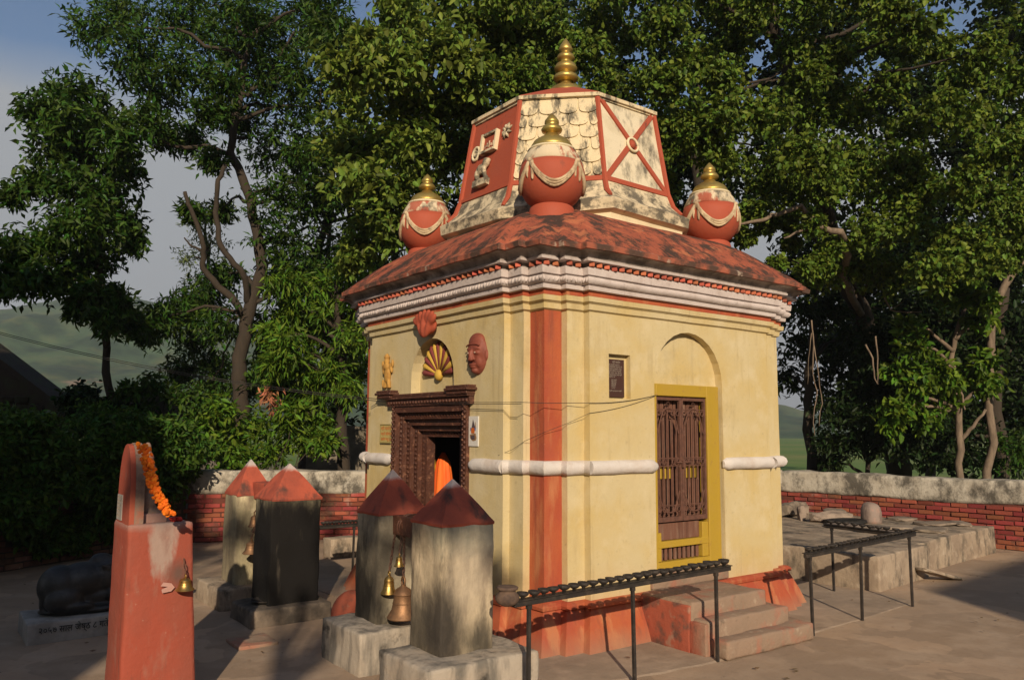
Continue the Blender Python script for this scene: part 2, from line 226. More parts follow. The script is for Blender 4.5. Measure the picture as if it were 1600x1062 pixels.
mat('ruin_plaster', (0.15, 0.135, 0.115), .95, [Ln((.1, .09, .075), 1.5, .42, .6, .85), Ln((.32, .24, .18), 3, .6, .7, .7), Ln((.05, .06, .03), 4, .6, .7, .6)], bump=.7, bscale=12, bump2=.8)
mat('rear_wall_shade_tan', (0.2, 0.17, 0.13), .95, [Ln((.09, .08, .06), 2, .42, .6, .8)], bump=.7)  # tan darkened so the rear wall carries the shade of leaves
mat('house_plaster', (0.5, 0.45, 0.38), .9, [Ln((.35, .3, .25), 1, .4, .6, .7)], bump=.4)
mat('house_roof', (0.2, 0.1, 0.07), .9, bump=.5)
mat('window_dark', (0.03, .035, .04), .3)
mat('wire_black', (0.03, .028, .027), .6)

# ------------------------------------------------------------------ mesh helpers
def ns(v, s=3.0): return noise.noise(Vector(v) * s)
class MB:
    def __init__(s): s.v = []; s.f = []
    def add(s, vs, fs):
        o = len(s.v); s.v += [tuple(v) for v in vs]; s.f += [tuple(i + o for i in f) for f in fs]; return s
    def box(s, x0, x1, y0, y1, z0, z1, ch=0.0, mtx=None, top=1.0):
        if ch <= 0:
            vs = [(x, y, z) for z in (z0, z1) for x, y in ((x0, y0), (x1, y0), (x1, y1), (x0, y1))]
            fs = [(0, 3, 2, 1), (4, 5, 6, 7), (0, 1, 5, 4), (1, 2, 6, 5), (2, 3, 7, 6), (3, 0, 4, 7)]
        else:
            vs = []; 
            for z, c in ((z0, ch), (z0 + ch, 0), (z1 - ch, 0), (z1, ch)):
                a = [(x0 + c, y0 + ch + c * 0), (x0 + ch, y0 + c), (x1 - ch, y0 + c), (x1 - c, y0 + ch), (x1 - c, y1 - ch), (x1 - ch, y1 - c), (x0 + ch, y1 - c), (x0 + c, y1 - ch)]
                vs += [(x, y, z) for x, y in a]
            fs = [tuple(reversed(range(8))), tuple(range(24, 32))]
            for k in range(3):
                for i in range(8):
                    j = (i + 1) % 8; fs.append((k * 8 + i, k * 8 + j, k * 8 + 8 + j, k * 8 + 8 + i))
        if mtx is not None: vs = [mtx @ Vector(v) for v in vs]
        return s.add(vs, fs)
    def lathe(s, prof, c=(0, 0, 0), n=20, flute=0, fa=0.0, ax=None):
        c = Vector(c); vs = []; m = len(prof)
        for r, z in prof:
            for i in range(n):
                a = 2 * math.pi * i / n; rr = r * (1 + (fa * abs(math.cos(a * flute / 2)) if flute and flute_on(prof, r, z) else 0))
                p = Vector((rr * math.cos(a), rr * math.sin(a), z))
                vs.append(c + (ax @ p if ax is not None else p))
        fs = [(k * n + i, k * n + (i + 1) % n, (k + 1) * n + (i + 1) % n, (k + 1) * n + i) for k in range(m - 1) for i in range(n)]
        if prof[0][0] > 1e-6: fs.append(tuple(reversed(range(n))))
        if prof[-1][0] > 1e-6: fs.append(tuple((m - 1) * n + i for i in range(n)))
        return s.add(vs, fs)
    def tube(s, pts, rad, n=8, cap=True):
        pts = [Vector(p) for p in pts]; m = len(pts)
        if not hasattr(rad, '__len__'): rad = [rad] * m
        vs = []; u = None
        for i, p in enumerate(pts):
            t = (pts[min(i + 1, m - 1)] - pts[max(i - 1, 0)]).normalized()
            if u is None: u = t.orthogonal().normalized()
            u = (u - t * u.dot(t)).normalized(); q = t.cross(u)
            for k in range(n):
                a = 2 * math.pi * k / n; vs.append(p + (u * math.cos(a) + q * math.sin(a)) * rad[i])
        fs = [(i * n + k, i * n + (k + 1) % n, (i + 1) * n + (k + 1) % n, (i + 1) * n + k) for i in range(m - 1) for k in range(n)]
        if cap: fs += [tuple(reversed(range(n))), tuple((m - 1) * n + k for k in range(n))]
        return s.add(vs, fs)
    def prism(s, outline, ext, rev=False):
        """outline: planar list of 3D points; ext: extrusion vector"""
        n = len(outline); e = Vector(ext); a = [Vector(p) for p in outline]; b = [p + e for p in a]
        fs = [tuple(range(n)) if rev else tuple(reversed(range(n))), tuple(range(n, 2 * n)) if not rev else tuple(reversed(range(n, 2 * n)))]
        fs += [(i, (i + 1) % n, n + (i + 1) % n, n + i) for i in range(n)]
        return s.add(a + b, fs)
    def wob(s, amp, sc=3.0):
        s.v = [tuple(Vector(v) + noise.noise_vector(Vector(v) * sc) * amp) for v in s.v]; return s
def flute_on(prof, r, z): return r > 0.9 * max(p[0] for p in prof)

ORG = {}
def obj(name, mb, m, parent=None, smooth=False, label=None, cat=None, group=None, kind=None, normals=True):
    me = bpy.data.meshes.new(name)
    org = ORG.get(parent.name, Vector((0, 0, 0))) if parent else Vector((0, 0, 0))
    if parent is None and mb.v:
        a = np.array(mb.v); org = Vector(((a[:, 0].min() + a[:, 0].max()) / 2, (a[:, 1].min() + a[:, 1].max()) / 2, a[:, 2].min()))
    me.from_pydata([tuple(Vector(v) - org) for v in mb.v], [], mb.f); 
    if normals:
        bm = bmesh.new(); bm.from_mesh(me); bmesh.ops.recalc_face_normals(bm, faces=bm.faces); bm.to_mesh(me); bm.free()
    me.materials.append(MATS[m]) 
    if smooth:
        me.polygons.foreach_set('use_smooth', [True] * len(me.polygons))
        if smooth == 'auto':
            try: me.set_sharp_from_angle(angle=math.radians(38))
            except Exception: pass
    o = bpy.data.objects.new(name, me); COL.objects.link(o)
    if parent: o.parent = parent; ORG[o.name] = org
    else: o.location = org; ORG[o.name] = org
    if label: o['label'] = label
    if cat: o['category'] = cat
    if group: o['group'] = group
    if kind: o['kind'] = kind
    return o
def thing(name, label, cat, loc, group=None):
    o = bpy.data.objects.new(name, None); COL.objects.link(o); o.location = loc; o.empty_display_size = .1
    o['label'] = label; o['category'] = cat
    if group: o['group'] = group
    ORG[o.name] = Vector(loc); return o
def inst(name, mesh, parent, loc, rot=None, scale=None, org=None):
    o = bpy.data.objects.new(name, mesh); COL.objects.link(o); o.parent = parent
    o.location = Vector(loc) - ORG[parent.name]
    if rot: o.rotation_euler = rot
    if scale: o.scale = scale
    return o
def meshof(mb, m, name='piece', smooth=False):
    me = bpy.data.meshes.new(name); me.from_pydata([tuple(v) for v in mb.v], [], mb.f)
    bm = bmesh.new(); bm.from_mesh(me); bmesh.ops.recalc_face_normals(bm, faces=bm.faces); bm.to_mesh(me); bm.free()
    me.materials.append(MATS[m])
    if smooth: me.polygons.foreach_set('use_smooth', [True] * len(me.polygons))
    return me
def blob(name, parts, m, voxel, parent=None, smooth_it=3, **kw):
    """one continuous body from ellipsoids (centre, radii, (rx,ry,rz)) fused by remeshing"""
    bm = bmesh.new()
    for p in parts:
        c, r = p[0], p[1]; rot = p[2] if len(p) > 2 else (0, 0, 0)
        from mathutils import Euler
        mt = Matrix.Translation(c) @ Euler(rot).to_matrix().to_4x4() @ Matrix.Diagonal((*r, 1))
        if len(p) > 3: bmesh.ops.create_cube(bm, size=2, matrix=mt)
        else: bmesh.ops.create_icosphere(bm, subdivisions=3, radius=1, matrix=mt)
    me = bpy.data.meshes.new('tmp'); bm.to_mesh(me); bm.free()
    o = bpy.data.objects.new('tmp', me); COL.objects.link(o)
    r = o.modifiers.new('r', 'REMESH'); r.mode = 'VOXEL'; r.voxel_size = voxel
    s = o.modifiers.new('s', 'SMOOTH'); s.iterations = smooth_it; s.factor = .5
    dg = bpy.context.evaluated_depsgraph_get(); ev = o.evaluated_get(dg); m2 = ev.to_mesh()
    mb = MB(); mb.v = [tuple(v.co) for v in m2.vertices]; mb.f = [tuple(p.vertices) for p in m2.polygons]; ev.to_mesh_clear()
    bpy.data.objects.remove(o); bpy.data.meshes.remove(me)
    return obj(name, mb, m, parent, smooth=True, **kw)
def text(name, body, size, origin, xdir, ydir, m, parent, ext=0.0015, align='LEFT', stretch=1.0, **kw):
    cu = bpy.data.curves.new('t', 'FONT'); cu.body = body; cu.size = size; cu.extrude = ext; cu.align_x = align; cu.resolution_u = 2
    o = bpy.data.objects.new('t', cu); COL.objects.link(o)
    dg = bpy.context.evaluated_depsgraph_get(); m2 = o.evaluated_get(dg).to_mesh()
    x = Vector(xdir).normalized(); y = Vector(ydir).normalized(); z = x.cross(y); og = Vector(origin)
    mb = MB(); mb.v = [tuple(og + x * v.co.x * stretch + y * v.co.y + z * v.co.z) for v in m2.vertices]; mb.f = [tuple(p.vertices) for p in m2.polygons]
    o.evaluated_get(dg).to_mesh_clear(); bpy.data.objects.remove(o)
    if not mb.v: return None
    return obj(name, mb, m, parent, normals=False, **kw)

# ------------------------------------------------------------------ ground, field, hills
gm = MB(); 
def grid(x0, x1, y0, y1, nx, ny, zf):
    mb = MB(); vs = [(x0 + (x1 - x0) * i / nx, y0 + (y1 - y0) * j / ny, 0) for j in range(ny + 1) for i in range(nx + 1)]
    vs = [(x, y, zf(x, y)) for x, y, _ in vs]
    fs = [(j * (nx + 1) + i, j * (nx + 1) + i + 1, (j + 1) * (nx + 1) + i + 1, (j + 1) * (nx + 1) + i) for j in range(ny) for i in range(nx)]
    return mb.add(vs, fs)
obj('courtyard_ground', grid(-14, 9.6, -16, 9.0, 118, 125, lambda x, y: .008 * ns((x, y, 0), .8) + .003 * ns((x, y, 3), 4)), 'concrete_ground', kind='structure', smooth=True)
obj('ground', grid(-1500, 1500, -1500, 1500, 60, 60, lambda x, y: -0.06), 'earth', kind='structure')
obj('field', grid(10.5, 260, -60, 260, 60, 60, lambda x, y: -0.03 - .02 * ns((x, y, 0), .05)), 'field_grass', kind='structure')
# misty hills
def hill():
    mb = MB(); na, nr = 220, 30; vs = []
    for j in range(nr + 1):
        for i in range(na + 1):
            az = math.radians(-60 + 190 * i / na); r = 230 + 330 * j / nr
            t = j / nr
            left = 1 / (1 + math.exp((math.degrees(az) - 34) / 6))
            top = (62 * left + 14) * (1 + .35 * ns((math.sin(az) * 3, math.cos(az) * 3, 0), 1.3))
            z = top * (t ** .9) * (1 + .25 * ns((r * math.sin(az), r * math.cos(az), 0), .008)) + 10 * ns((r * math.sin(az), r * math.cos(az), 5), .02) * min(1, t * 3) - .3
            z += 7 * ns((r * math.sin(az), r * math.cos(az), 9), .045) * min(1, t * 3)
            vs.append((CAM.x + r * math.sin(az), CAM.y + r * math.cos(az), min(z, 126)))
    fs = [(j * (na + 1) + i, (j + 1) * (na + 1) + i, (j + 1) * (na + 1) + i + 1, j * (na + 1) + i + 1) for j in range(nr) for i in range(na)]
    return mb.add(vs, fs)
obj('hills', hill(), 'hill_scrub', kind='structure', smooth=True)
HAZE = True
if HAZE:
    hm = bpy.data.materials.new('haze'); hm.use_nodes = True; n_ = hm.node_tree.nodes; n_.clear()
    ho = n_.new('ShaderNodeOutputMaterial'); pv = n_.new('ShaderNodeVolumePrincipled'); pv.inputs['Density'].default_value = 0.0007
    pv.inputs['Color'].default_value = (.86, .93, 1, 1); pv.inputs['Anisotropy'].default_value = .2; hm.node_tree.links.new(pv.outputs[0], ho.inputs['Volume']); MATS['haze'] = hm
    obj('haze', MB().box(-1600, 1600, -1600, 1600, -1.1, 132), 'haze', kind='stuff')

# ------------------------------------------------------------------ the temple
S, A, D1, D2 = 3.30, 0.067, 0.312, 0.489
TEMPLE = thing('temple', 'small square yellow temple with red corners, stepped roof tower and golden finials', 'temple', (S / 2, S / 2, 0))
def notched():
    q = [(D2, 0), (None, 0)]
    c1 = [(0, D2), (A, D2), (A, D1), (2 * A, D1), (2 * A, 2 * A), (D1, 2 * A), (D1, A), (D2, A), (D2, 0)]
    def r(p, k):
        x, y = p
        for _ in range(k): x, y = S - y, x
        return (x, y)
    out = []
    for k in range(4): out += [r(p, k) for p in c1]
    return out           # counter-clockwise seen from above, starting at the near corner's left-face side
NP = notched(); NN = len(NP)
def off_poly(e):
    out = []
    for i, p in enumerate(NP):
        a, b = Vector(NP[i - 1]), Vector(NP[(i + 1) % NN]); p = Vector(p)
        n1 = (p - a).normalized(); n2 = (b - p).normalized()
        n1 = Vector((n1.y, -n1.x)); n2 = Vector((n2.y, -n2.x))
        out.append(p + (n1 + n2) * e)
    return out
def sweep(profile, seg=.12, wob=.0025, skip=()):
    """profile: list of (offset, z) from bottom to top round the notched plan; skip: edge indices left out"""
    mb = MB(); loops = []
    for e, z in profile: loops.append([Vector((q.x, q.y, z)) for q in off_poly(e)])
    for i in range(NN):
        if i in skip: continue
        j = (i + 1) % NN; L = (Vector(NP[j]) - Vector(NP[i])).length; n = max(1, int(L / seg))
        vs = [lp[i].lerp(lp[j], k / n) for lp in loops for k in range(n + 1)]
        vs = [v + noise.noise_vector(v * 3.1) * wob + noise.noise_vector(v * 11) * wob * .4 for v in vs]
        fs = [(a * (n + 1) + k, a * (n + 1) + k + 1, (a + 1) * (n + 1) + k + 1, (a + 1) * (n + 1) + k) for a in range(len(loops) - 1) for k in range(n)]
        mb.add(vs, fs)
    return mb
def merge(mb):
    return mb
MAIN_R, MAIN_L = 8, 35          # edges (D2,0)->(S-D2,0) and (0,S-D2)->(0,D2)
# plinth
obj('plinth', sweep([(.15, 0.0), (.10, .14), (.04, .285), (.028, .30)]), 'red_plaster', TEMPLE, smooth='auto')
obj('plinth_moulding', sweep([(.028, .30), (.05, .305), (.055, .33), (.035, .35), (.0, .355)]), 'red_plaster', TEMPLE, smooth='auto')
# corner walls: yellow strips and red pilasters
def corner_sheet(idx, m, name):
    mb = MB()
    for i in idx:
        j = (i + 1) % NN; p, q = Vector(NP[i]), Vector(NP[j])
        n = max(1, int((q - p).length / .3)); nz_ = 10
        vs = [Vector((*p.lerp(q, a / n), .352 + (2.62 - .352) * b / nz_)) for b in range(nz_ + 1) for a in range(n + 1)]
        vs = [v + noise.noise_vector(v * 3.1) * .003 for v in vs]
        mb.add(vs, [(b * (n + 1) + a, b * (n + 1) + a + 1, (b + 1) * (n + 1) + a + 1, (b + 1) * (n + 1) + a) for b in range(nz_) for a in range(n)])
    obj(name, mb, m, TEMPLE)
for c_ in range(4):
    o_ = 9 * c_
    corner_sheet([o_, o_ + 1, o_ + 2] + ([o_ + 3] if c_ == 1 else []), 'yellow_plaster', 'corner_wall')
    corner_sheet([o_ + 4] if c_ == 1 else [o_ + 3, o_ + 4], 'red_plaster', 'corner_pilaster')
    corner_sheet([o_ + 5, o_ + 6, o_ + 7], 'yellow_plaster', 'corner_wall')
for e_ in (17, 26): corner_sheet([e_], 'yellow_plaster', 'wall')
# wall plates with openings; local coords (s,z) mapped to world
def arch_pts(c, r, z0, z1, n=14, ry=None):
    ry = ry or r
    p = [(c - r, z0)] + [(c - r * math.cos(math.pi * i / n), z1 + ry * math.sin(math.pi * i / n)) for i in range(n + 1)] + [(c + r, z0)]
    return p
def plate(mapf, outer, holes, name, m, depth=0.0, rname=None):
    loops = [[Vector((a, b, 0)) for a, b in outer]] + [[Vector((a, b, 0)) for a, b in h] for h in holes]
    tris = geometry.tessellate_polygon(loops); allp = [q for l in loops for q in l]
    mb = MB(); mb.add([mapf(q.x, q.y, 0) for q in allp], [tuple(t) for t in tris])
    obj(name, mb, m, TEMPLE, normals=False)
    if depth:
        rb = MB()
        for h in holes:
            n = len(h); rb.add([mapf(a, b, 0) for a, b in h] + [mapf(a, b, depth) for a, b in h], [(i, (i + 1) % n, n + (i + 1) % n, n + i) for i in range(n)])
        obj(rname or 'reveal', rb, m, TEMPLE)
def mR(s, z, d): return Vector((s, d, z))
def mL(s, z, d): return Vector((d, s, z))
def dens(a, b, n): return [(a[0] + (b[0] - a[0]) * i / n, a[1] + (b[1] - a[1]) * i / n) for i in range(n)]
# right face: side door niche and plaque niche
nicheR = arch_pts(1.675, .447, .49, 2.075); nicheP = [(.70, 1.915), (.70, 2.275), (.945, 2.275), (.945, 1.915)]
plate(mR, [(D2, .352), (S - D2, .352), (S - D2, 2.62), (D2, 2.62)], [nicheR, nicheP], 'wall', 'yellow_plaster', .075)
plate(lambda s, z, d: mR(s, z, .075), nicheR, [[(1.245, .50), (1.245, 2.06), (2.105, 2.06), (2.105, .50)]], 'niche_back', 'yellow_plaster')
obj('niche_back', MB().add([mR(a, b, .05) for a, b in nicheP], [(0, 1, 2, 3)]), 'yellow_plaster', TEMPLE)
# left face: front door + fan niche
nicheL = arch_pts(1.607, .375, 2.0, 2.12, ry=.37)
cut = [(.975, .36), (2.285, .36), (2.285, 1.90), (2.0, 1.90), ] 
holeL = [(.975, .352), (.975, 1.93), (1.232, 1.93)] + list(reversed(arch_pts(1.607, .375, 1.93, 2.12, ry=.37))) [1:-1] + [(1.982, 1.93), (2.285, 1.93), (2.285, .352)]
# outer polygon with the doorway cut from below
hl = [(2.285, .352), (2.285, 1.93), (1.982, 1.93)] + [(1.607 + .375 * math.cos(math.pi * i / 14), 2.12 + .37 * math.sin(math.pi * i / 14)) for i in range(15)] + [(1.232, 1.93), (.975, 1.93), (.975, .352)]
outer = [(S - D2, 2.62), (D2, 2.62), (D2, .352)] + list(reversed(hl)) + [(S - D2, .352)]
plate(mL, outer, [], 'wall', 'yellow_plaster')
rb = MB(); n = len(hl)
rb.add([mL(a, b, 0) for a, b in hl] + [mL(a, b, .10) for a, b in hl], [(i, i + 1, n + i + 1, n + i) for i in range(n - 1)]); obj('reveal', rb, 'yellow_plaster', TEMPLE)
an = arch_pts(1.607, .375, 1.90, 2.12, ry=.37)
obj('niche_back', MB().add([mL(a, b, .10) for a, b in an], [tuple(range(len(an)))]), 'yellow_plaster', TEMPLE)
# white band, half round, broken at the two doors
def band(pts, name='white_band'):
    mb = MB(); prof = [(0.0, -.058), (.022, -.052), (.042, -.034), (.052, 0), (.045, .03), (.026, .05), (0, .056)]
    return prof
bp = [(0, 1.306), (.024, 1.312), (.043, 1.332), (.052, 1.362), (.044, 1.392), (.024, 1.412), (0, 1.418)]
for sk in (range(8, 36), list(range(0, 9)) + [35]): obj('white_band', sweep(bp, wob=.005, skip=sk), 'white_plaster', TEMPLE, smooth='auto')
def band_seg(mapf, s0, s1, cap0, cap1):
    mb = MB(); n = max(2, int((s1 - s0) / .05)); vs = []
    for k in range(n + 1):
        s = s0 + (s1 - s0) * k / n; f = 1.0
        if cap0 and k == 0: f = .55
        if cap1 and k == n: f = .55
        for e, z in bp:
            p = mapf(s, 1.362 + (z - 1.362) * f, -max(.0, e) * f); vs.append(p + noise.noise_vector(p * 9) * .006)
    m_ = len(bp); fs = [(k * m_ + i, k * m_ + i + 1, (k + 1) * m_ + i + 1, (k + 1) * m_ + i) for k in range(n) for i in range(m_ - 1)]
    fs += [tuple(range(m_)), tuple(n * m_ + i for i in range(m_))]
    obj('white_band', mb.add(vs, fs), 'white_plaster', TEMPLE, smooth='auto')
band_seg(mR, D2 - .01, 1.235, False, True); band_seg(mR, 2.105, S - D2 + .01, True, False)
band_seg(mL, D2 - .01, .95, False, True); band_seg(mL, 2.315, S - D2 + .01, True, False)
# entablature, from the wall upwards
obj('yellow_cornice', sweep([(.0, 2.60), (.022, 2.612), (.026, 2.655), (.034, 2.662), (.052, 2.672), (.056, 2.712), (.03, 2.716)]), 'yellow_plaster', TEMPLE, smooth='auto')
obj('red_fillet', sweep([(.03, 2.716), (.034, 2.72), (.036, 2.757), (.04, 2.762)], wob=.004), 'red_plaster', TEMPLE)
obj('grey_cornice', sweep([(.04, 2.758), (.068, 2.762), (.072, 2.792), (.064, 2.80)]), 'grey_plaster', TEMPLE, smooth='auto')
obj('rounded_cornice', sweep([(.064, 2.798), (.088, 2.804), (.106, 2.826), (.107, 2.845), (.09, 2.862), (.07, 2.868)], wob=.005), 'grey_plaster', TEMPLE, smooth=True)
obj('grey_cornice', sweep([(.07, 2.866), (.108, 2.872), (.114, 2.926), (.10, 2.934)]), 'grey_plaster', TEMPLE, smooth='auto')
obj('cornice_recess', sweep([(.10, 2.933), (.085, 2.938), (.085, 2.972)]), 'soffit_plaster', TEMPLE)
obj('white_cornice', sweep([(.085, 2.970), (.150, 2.974), (.155, 2.990), (.145, 2.996)]), 'grey_plaster', TEMPLE, smooth='auto')
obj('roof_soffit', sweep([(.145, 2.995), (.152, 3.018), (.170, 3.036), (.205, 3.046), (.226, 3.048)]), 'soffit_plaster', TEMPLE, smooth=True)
obj('roof_edge', sweep([(.225, 3.047), (.243, 3.050), (.248, 3.088), (.228, 3.102)], wob=.008), 'roof_edge', TEMPLE, smooth='auto')
# carved leaves on the rounded cornice, and brick dentils
leafm = meshof(MB().lathe([(0, -.022), (.007, -.013), (.010, 0), (.007, .013), (0, .022)], n=7), 'grey_plaster', 'cornice_leaf', True)
dm = meshof(MB().box(-.022, .022, -.022, .022, -.015, .015, .003), 'dentil_brick', 'brick')
random.seed(4)
for i in list(range(0, 9)) + [MAIN_R, MAIN_L]:
    pass
faces = [MAIN_L] + list(range(0, 9)) + [9, 10, 11, 12] + [31, 32, 33, 34]
pd = off_poly(.112); pl = off_poly(.106)
for i in sorted(set(faces)):
    j = (i + 1) % NN; a, b = pd[i], pd[j]; L = (b - a).length; d = (b - a).normalized(); ang = math.atan2(d.y, d.x)
    if L > .09:
        n = max(1, round(L / .082))
        for k in range(n):
            p = a.lerp(b, (k + .5) / n)
            inst('brick', dm, TEMPLE, (p.x + random.uniform(-.004, .004), p.y, 2.948 + random.uniform(-.004, .004)), (random.uniform(-.08, .08), random.uniform(-.1, .1), ang + math.pi / 4 + random.uniform(-.15, .15)))
    a, b = pl[i], pl[j]; L = (b - a).length
    if i == MAIN_L or i < 8:
        n = max(1, round(L / .042))
        for k in range(n):
            p = a.lerp(b, (k + .5) / n)
            inst('cornice_leaf', leafm, TEMPLE, (p.x, p.y, 2.834), (random.uniform(-.3, .3), random.uniform(.1, .7), ang), (random.uniform(.8, 1.2),) * 3)
# roof skirt: from the notched eave up to a square round the tower foot
TC = Vector((1.657, 1.642))
def roof():
    mb = MB(); base = off_poly(.232); lv = 9; loops = []
    # target: rounded octagon round tower base
    per = []
    sq = 1.26
    for p in base:
        d = Vector((p.x - S / 2, p.y - S / 2)); mxx = max(abs(d.x), abs(d.y)); q = d * (sq / mxx)
        lim = .62 * sq
        if abs(q.x) > lim and abs(q.y) > lim:      # cut corners
            t = 1 - .22 * (min(abs(q.x), abs(q.y)) / sq - .62) / .38; q *= t
        per.append(Vector((q.x + S / 2, q.y + S / 2)))
    pts = []
    idx = []
    for i in range(NN):
        j = (i + 1) % NN; L = (base[j] - base[i]).length; n = max(1, int(L / .1))
        for k in range(n): idx.append((i, j, k / n))
    for l in range(lv + 1):
        t = l / lv; lp = []
        for i, j, f in idx:
            b = base[i].lerp(base[j], f); p = per[i].lerp(per[j], f); q = b.lerp(p, t)
            z = 3.098 + .49 * (math.sin(t * math.pi / 2) * .45 + t * .55)
            v = Vector((q.x, q.y, z)); lp.append(v + noise.noise_vector(v * 4) * .007 * min(1, t * 6 + .3))
        loops.append(lp)
    n = len(idx)
    for lp in loops: mb.v += [tuple(v) for v in lp]
    mb.f += [(l * n + k, l * n + (k + 1) % n, (l + 1) * n + (k + 1) % n, (l + 1) * n + k) for l in range(lv) for k in range(n)]
    mb.f.append(tuple(lv * n + k for k in range(n)))
    return mb
obj('roof', roof(), 'roof_plaster', TEMPLE, smooth=True)
# tower: octagonal, long faces square to the walls, chamfered corners
def octo(h, c, z, k=1.0, tilt=0.0):
    cx, cy = TC
    P = [(c, -h), (h, -c), (h, c), (c, h), (-c, h), (-h, c), (-h, -c), (-c, -h)]
    out = []
    for i, (x, y) in enumerate(P):
        dz = tilt * (.035 if i == 7 else -.035 if i == 6 else 0)
        out.append(Vector((cx + x, cy + y, z + dz)))
    return out                                    # index 7->0: right (-y) face, 6->7 the near chamfer, 5->6 the left (-x) face
def ring(mb, rings, nsub=4, wob=.004, only=None, skip=()):
    for i in range(8):
        if only is not None and i not in only: continue
        if i in skip: continue
        j = (i + 1) % 8
        vs = []
        for r in rings:
            for k in range(nsub + 1):
                v = r[i].lerp(r[j], k / nsub); vs.append(v + noise.noise_vector(v * 3.3) * wob)
        m = nsub + 1
        mb.add(vs, [(a * m + k, a * m + k + 1, (a + 1) * m + k + 1, (a + 1) * m + k) for a in range(len(rings) - 1) for k in range(nsub)])
    return mb
R_ = [(1.19, .48, 3.42, 1), (1.19, .48, 3.60, 1), (1.25, .505, 3.625, 1), (1.262, .508, 3.72, 1), (1.185, .48, 3.765, 1), (1.105, .452, 3.85, .6), (1.055, .43, 3.99, .3), (.915, .388, 4.86, 0)]
RG = [octo(h, c, z, tilt=t) for h, c, z, t in R_]
obj('tower_foot', ring(MB(), RG[0:3]), 'tower_cream_clean', TEMPLE)
obj('tower_ledge', ring(MB(), RG[2:5]), 'tower_ledge', TEMPLE, smooth='auto')
obj('tower_flare', ring(MB(), RG[4:7]), 'tower_ledge', TEMPLE, smooth='auto')
def lerp_ring(t, dh=0.0):
    a, b = R_[6], R_[7]; return octo(a[0] + (b[0] - a[0]) * t + dh, a[1] + (b[1] - a[1]) * t + dh * .3, a[2] + (b[2] - a[2]) * t, tilt=.3 * (1 - t))
TR = [lerp_ring(t) for t in (0, .25, .5, .75, 1)]
for f_ in (6, 0, 2, 4, 3): obj('tower_wall', ring(MB(), TR, only=(f_,)), 'tower_cream', TEMPLE)
for f_ in (7, 1): obj('tower_panel', ring(MB(), TR, only=(f_,)), 'tower_panel_cream', TEMPLE)
obj('tower_panel', ring(MB(), TR, only=(5,)), 'tower_red', TEMPLE, label='red relief panel on the left face of the tower')
# raised red ribs
def quadpt(i, s, t, d=0.0):
    lo, hi = RG[6], RG[7]; j = (i + 1) % 8
    p = lo[i].lerp(lo[j], s).lerp(hi[i].lerp(hi[j], s), t)
    n = (lo[j] - lo[i]).cross(hi[i] - lo[i]).normalized(); c = Vector((TC.x, TC.y, p.z))
    if n.dot(p - c) < 0: n = -n
    return p + n * d
def rib(i, a, b, w=.028, d=.016, m='tower_red', name='rib', ext=None):
    n = 5; L = []
    pa, pb = quadpt(i, *a), quadpt(i, *b); dirv = (pb - pa).normalized(); nn = (quadpt(i, .5, .5, 1) - quadpt(i, .5, .5, 0)).normalized(); sd = dirv.cross(nn)
    mb = MB(); q = [pa - sd * w - nn * .01, pa + sd * w - nn * .01, pa + sd * w * .85 + nn * d, pa - sd * w * .85 + nn * d]
    mb.add(q + [v + (pb - pa) for v in q], [(0, 1, 2, 3), (7, 6, 5, 4), (0, 4, 5, 1), (1, 5, 6, 2), (2, 6, 7, 3), (3, 7, 4, 0)])
    obj(name, mb, m, TEMPLE)
for k in range(8):                                  # the eight arris ribs, running down into the flare
    pts = [RG[7][k], RG[6][k], RG[5][k], RG[4][k]]
    c = Vector((TC.x, TC.y, 0)); pts = [p + (Vector((p.x, p.y, 0)) - c).normalized() * .004 for p in pts]
    fine = []
    for a, b in zip(pts, pts[1:]): fine += [a.lerp(b, q / 4) for q in range(4)]
    fine.append(pts[-1])
    obj('arris_rib', MB().tube(fine, [.027 if q < 9 else .027 - .0022 * (q - 8) for q in range(len(fine))], 6), 'tower_red', TEMPLE)
rib(7, (0, .0), (1, .0)); rib(7, (0.03, .02), (.97, .985)); rib(7, (.97, .02), (.03, .985)); rib(7, (0, .99), (1, .99), m='tower_cream')
rib(6, (0, .0), (1, .0)); rib(5, (0, 0), (1, 0), w=.02); rib(5, (0, .99), (1, .99), m='tower_ledge', w=.035)
rng_ = MB(); cpt = quadpt(7, .5, .5, .02); nn = (quadpt(7, .5, .5, 1) - quadpt(7, .5, .5, 0)).normalized(); rt = nn.to_track_quat('Z', 'Y').to_matrix()
rng_.tube([cpt + rt @ Vector((.07 * math.cos(a), .07 * math.sin(a), 0)) for a in [2 * math.pi * k / 16 for k in range(17)]], .014, 6)
obj('boss_ring', rng_, 'tower_cream_clean', TEMPLE, smooth=True)
obj('boss', MB().lathe([(0.04, -.01), (.035, .02), (0, .03)], cpt - nn * .01, 12, ax=rt), 'tower_red', TEMPLE, smooth=True)
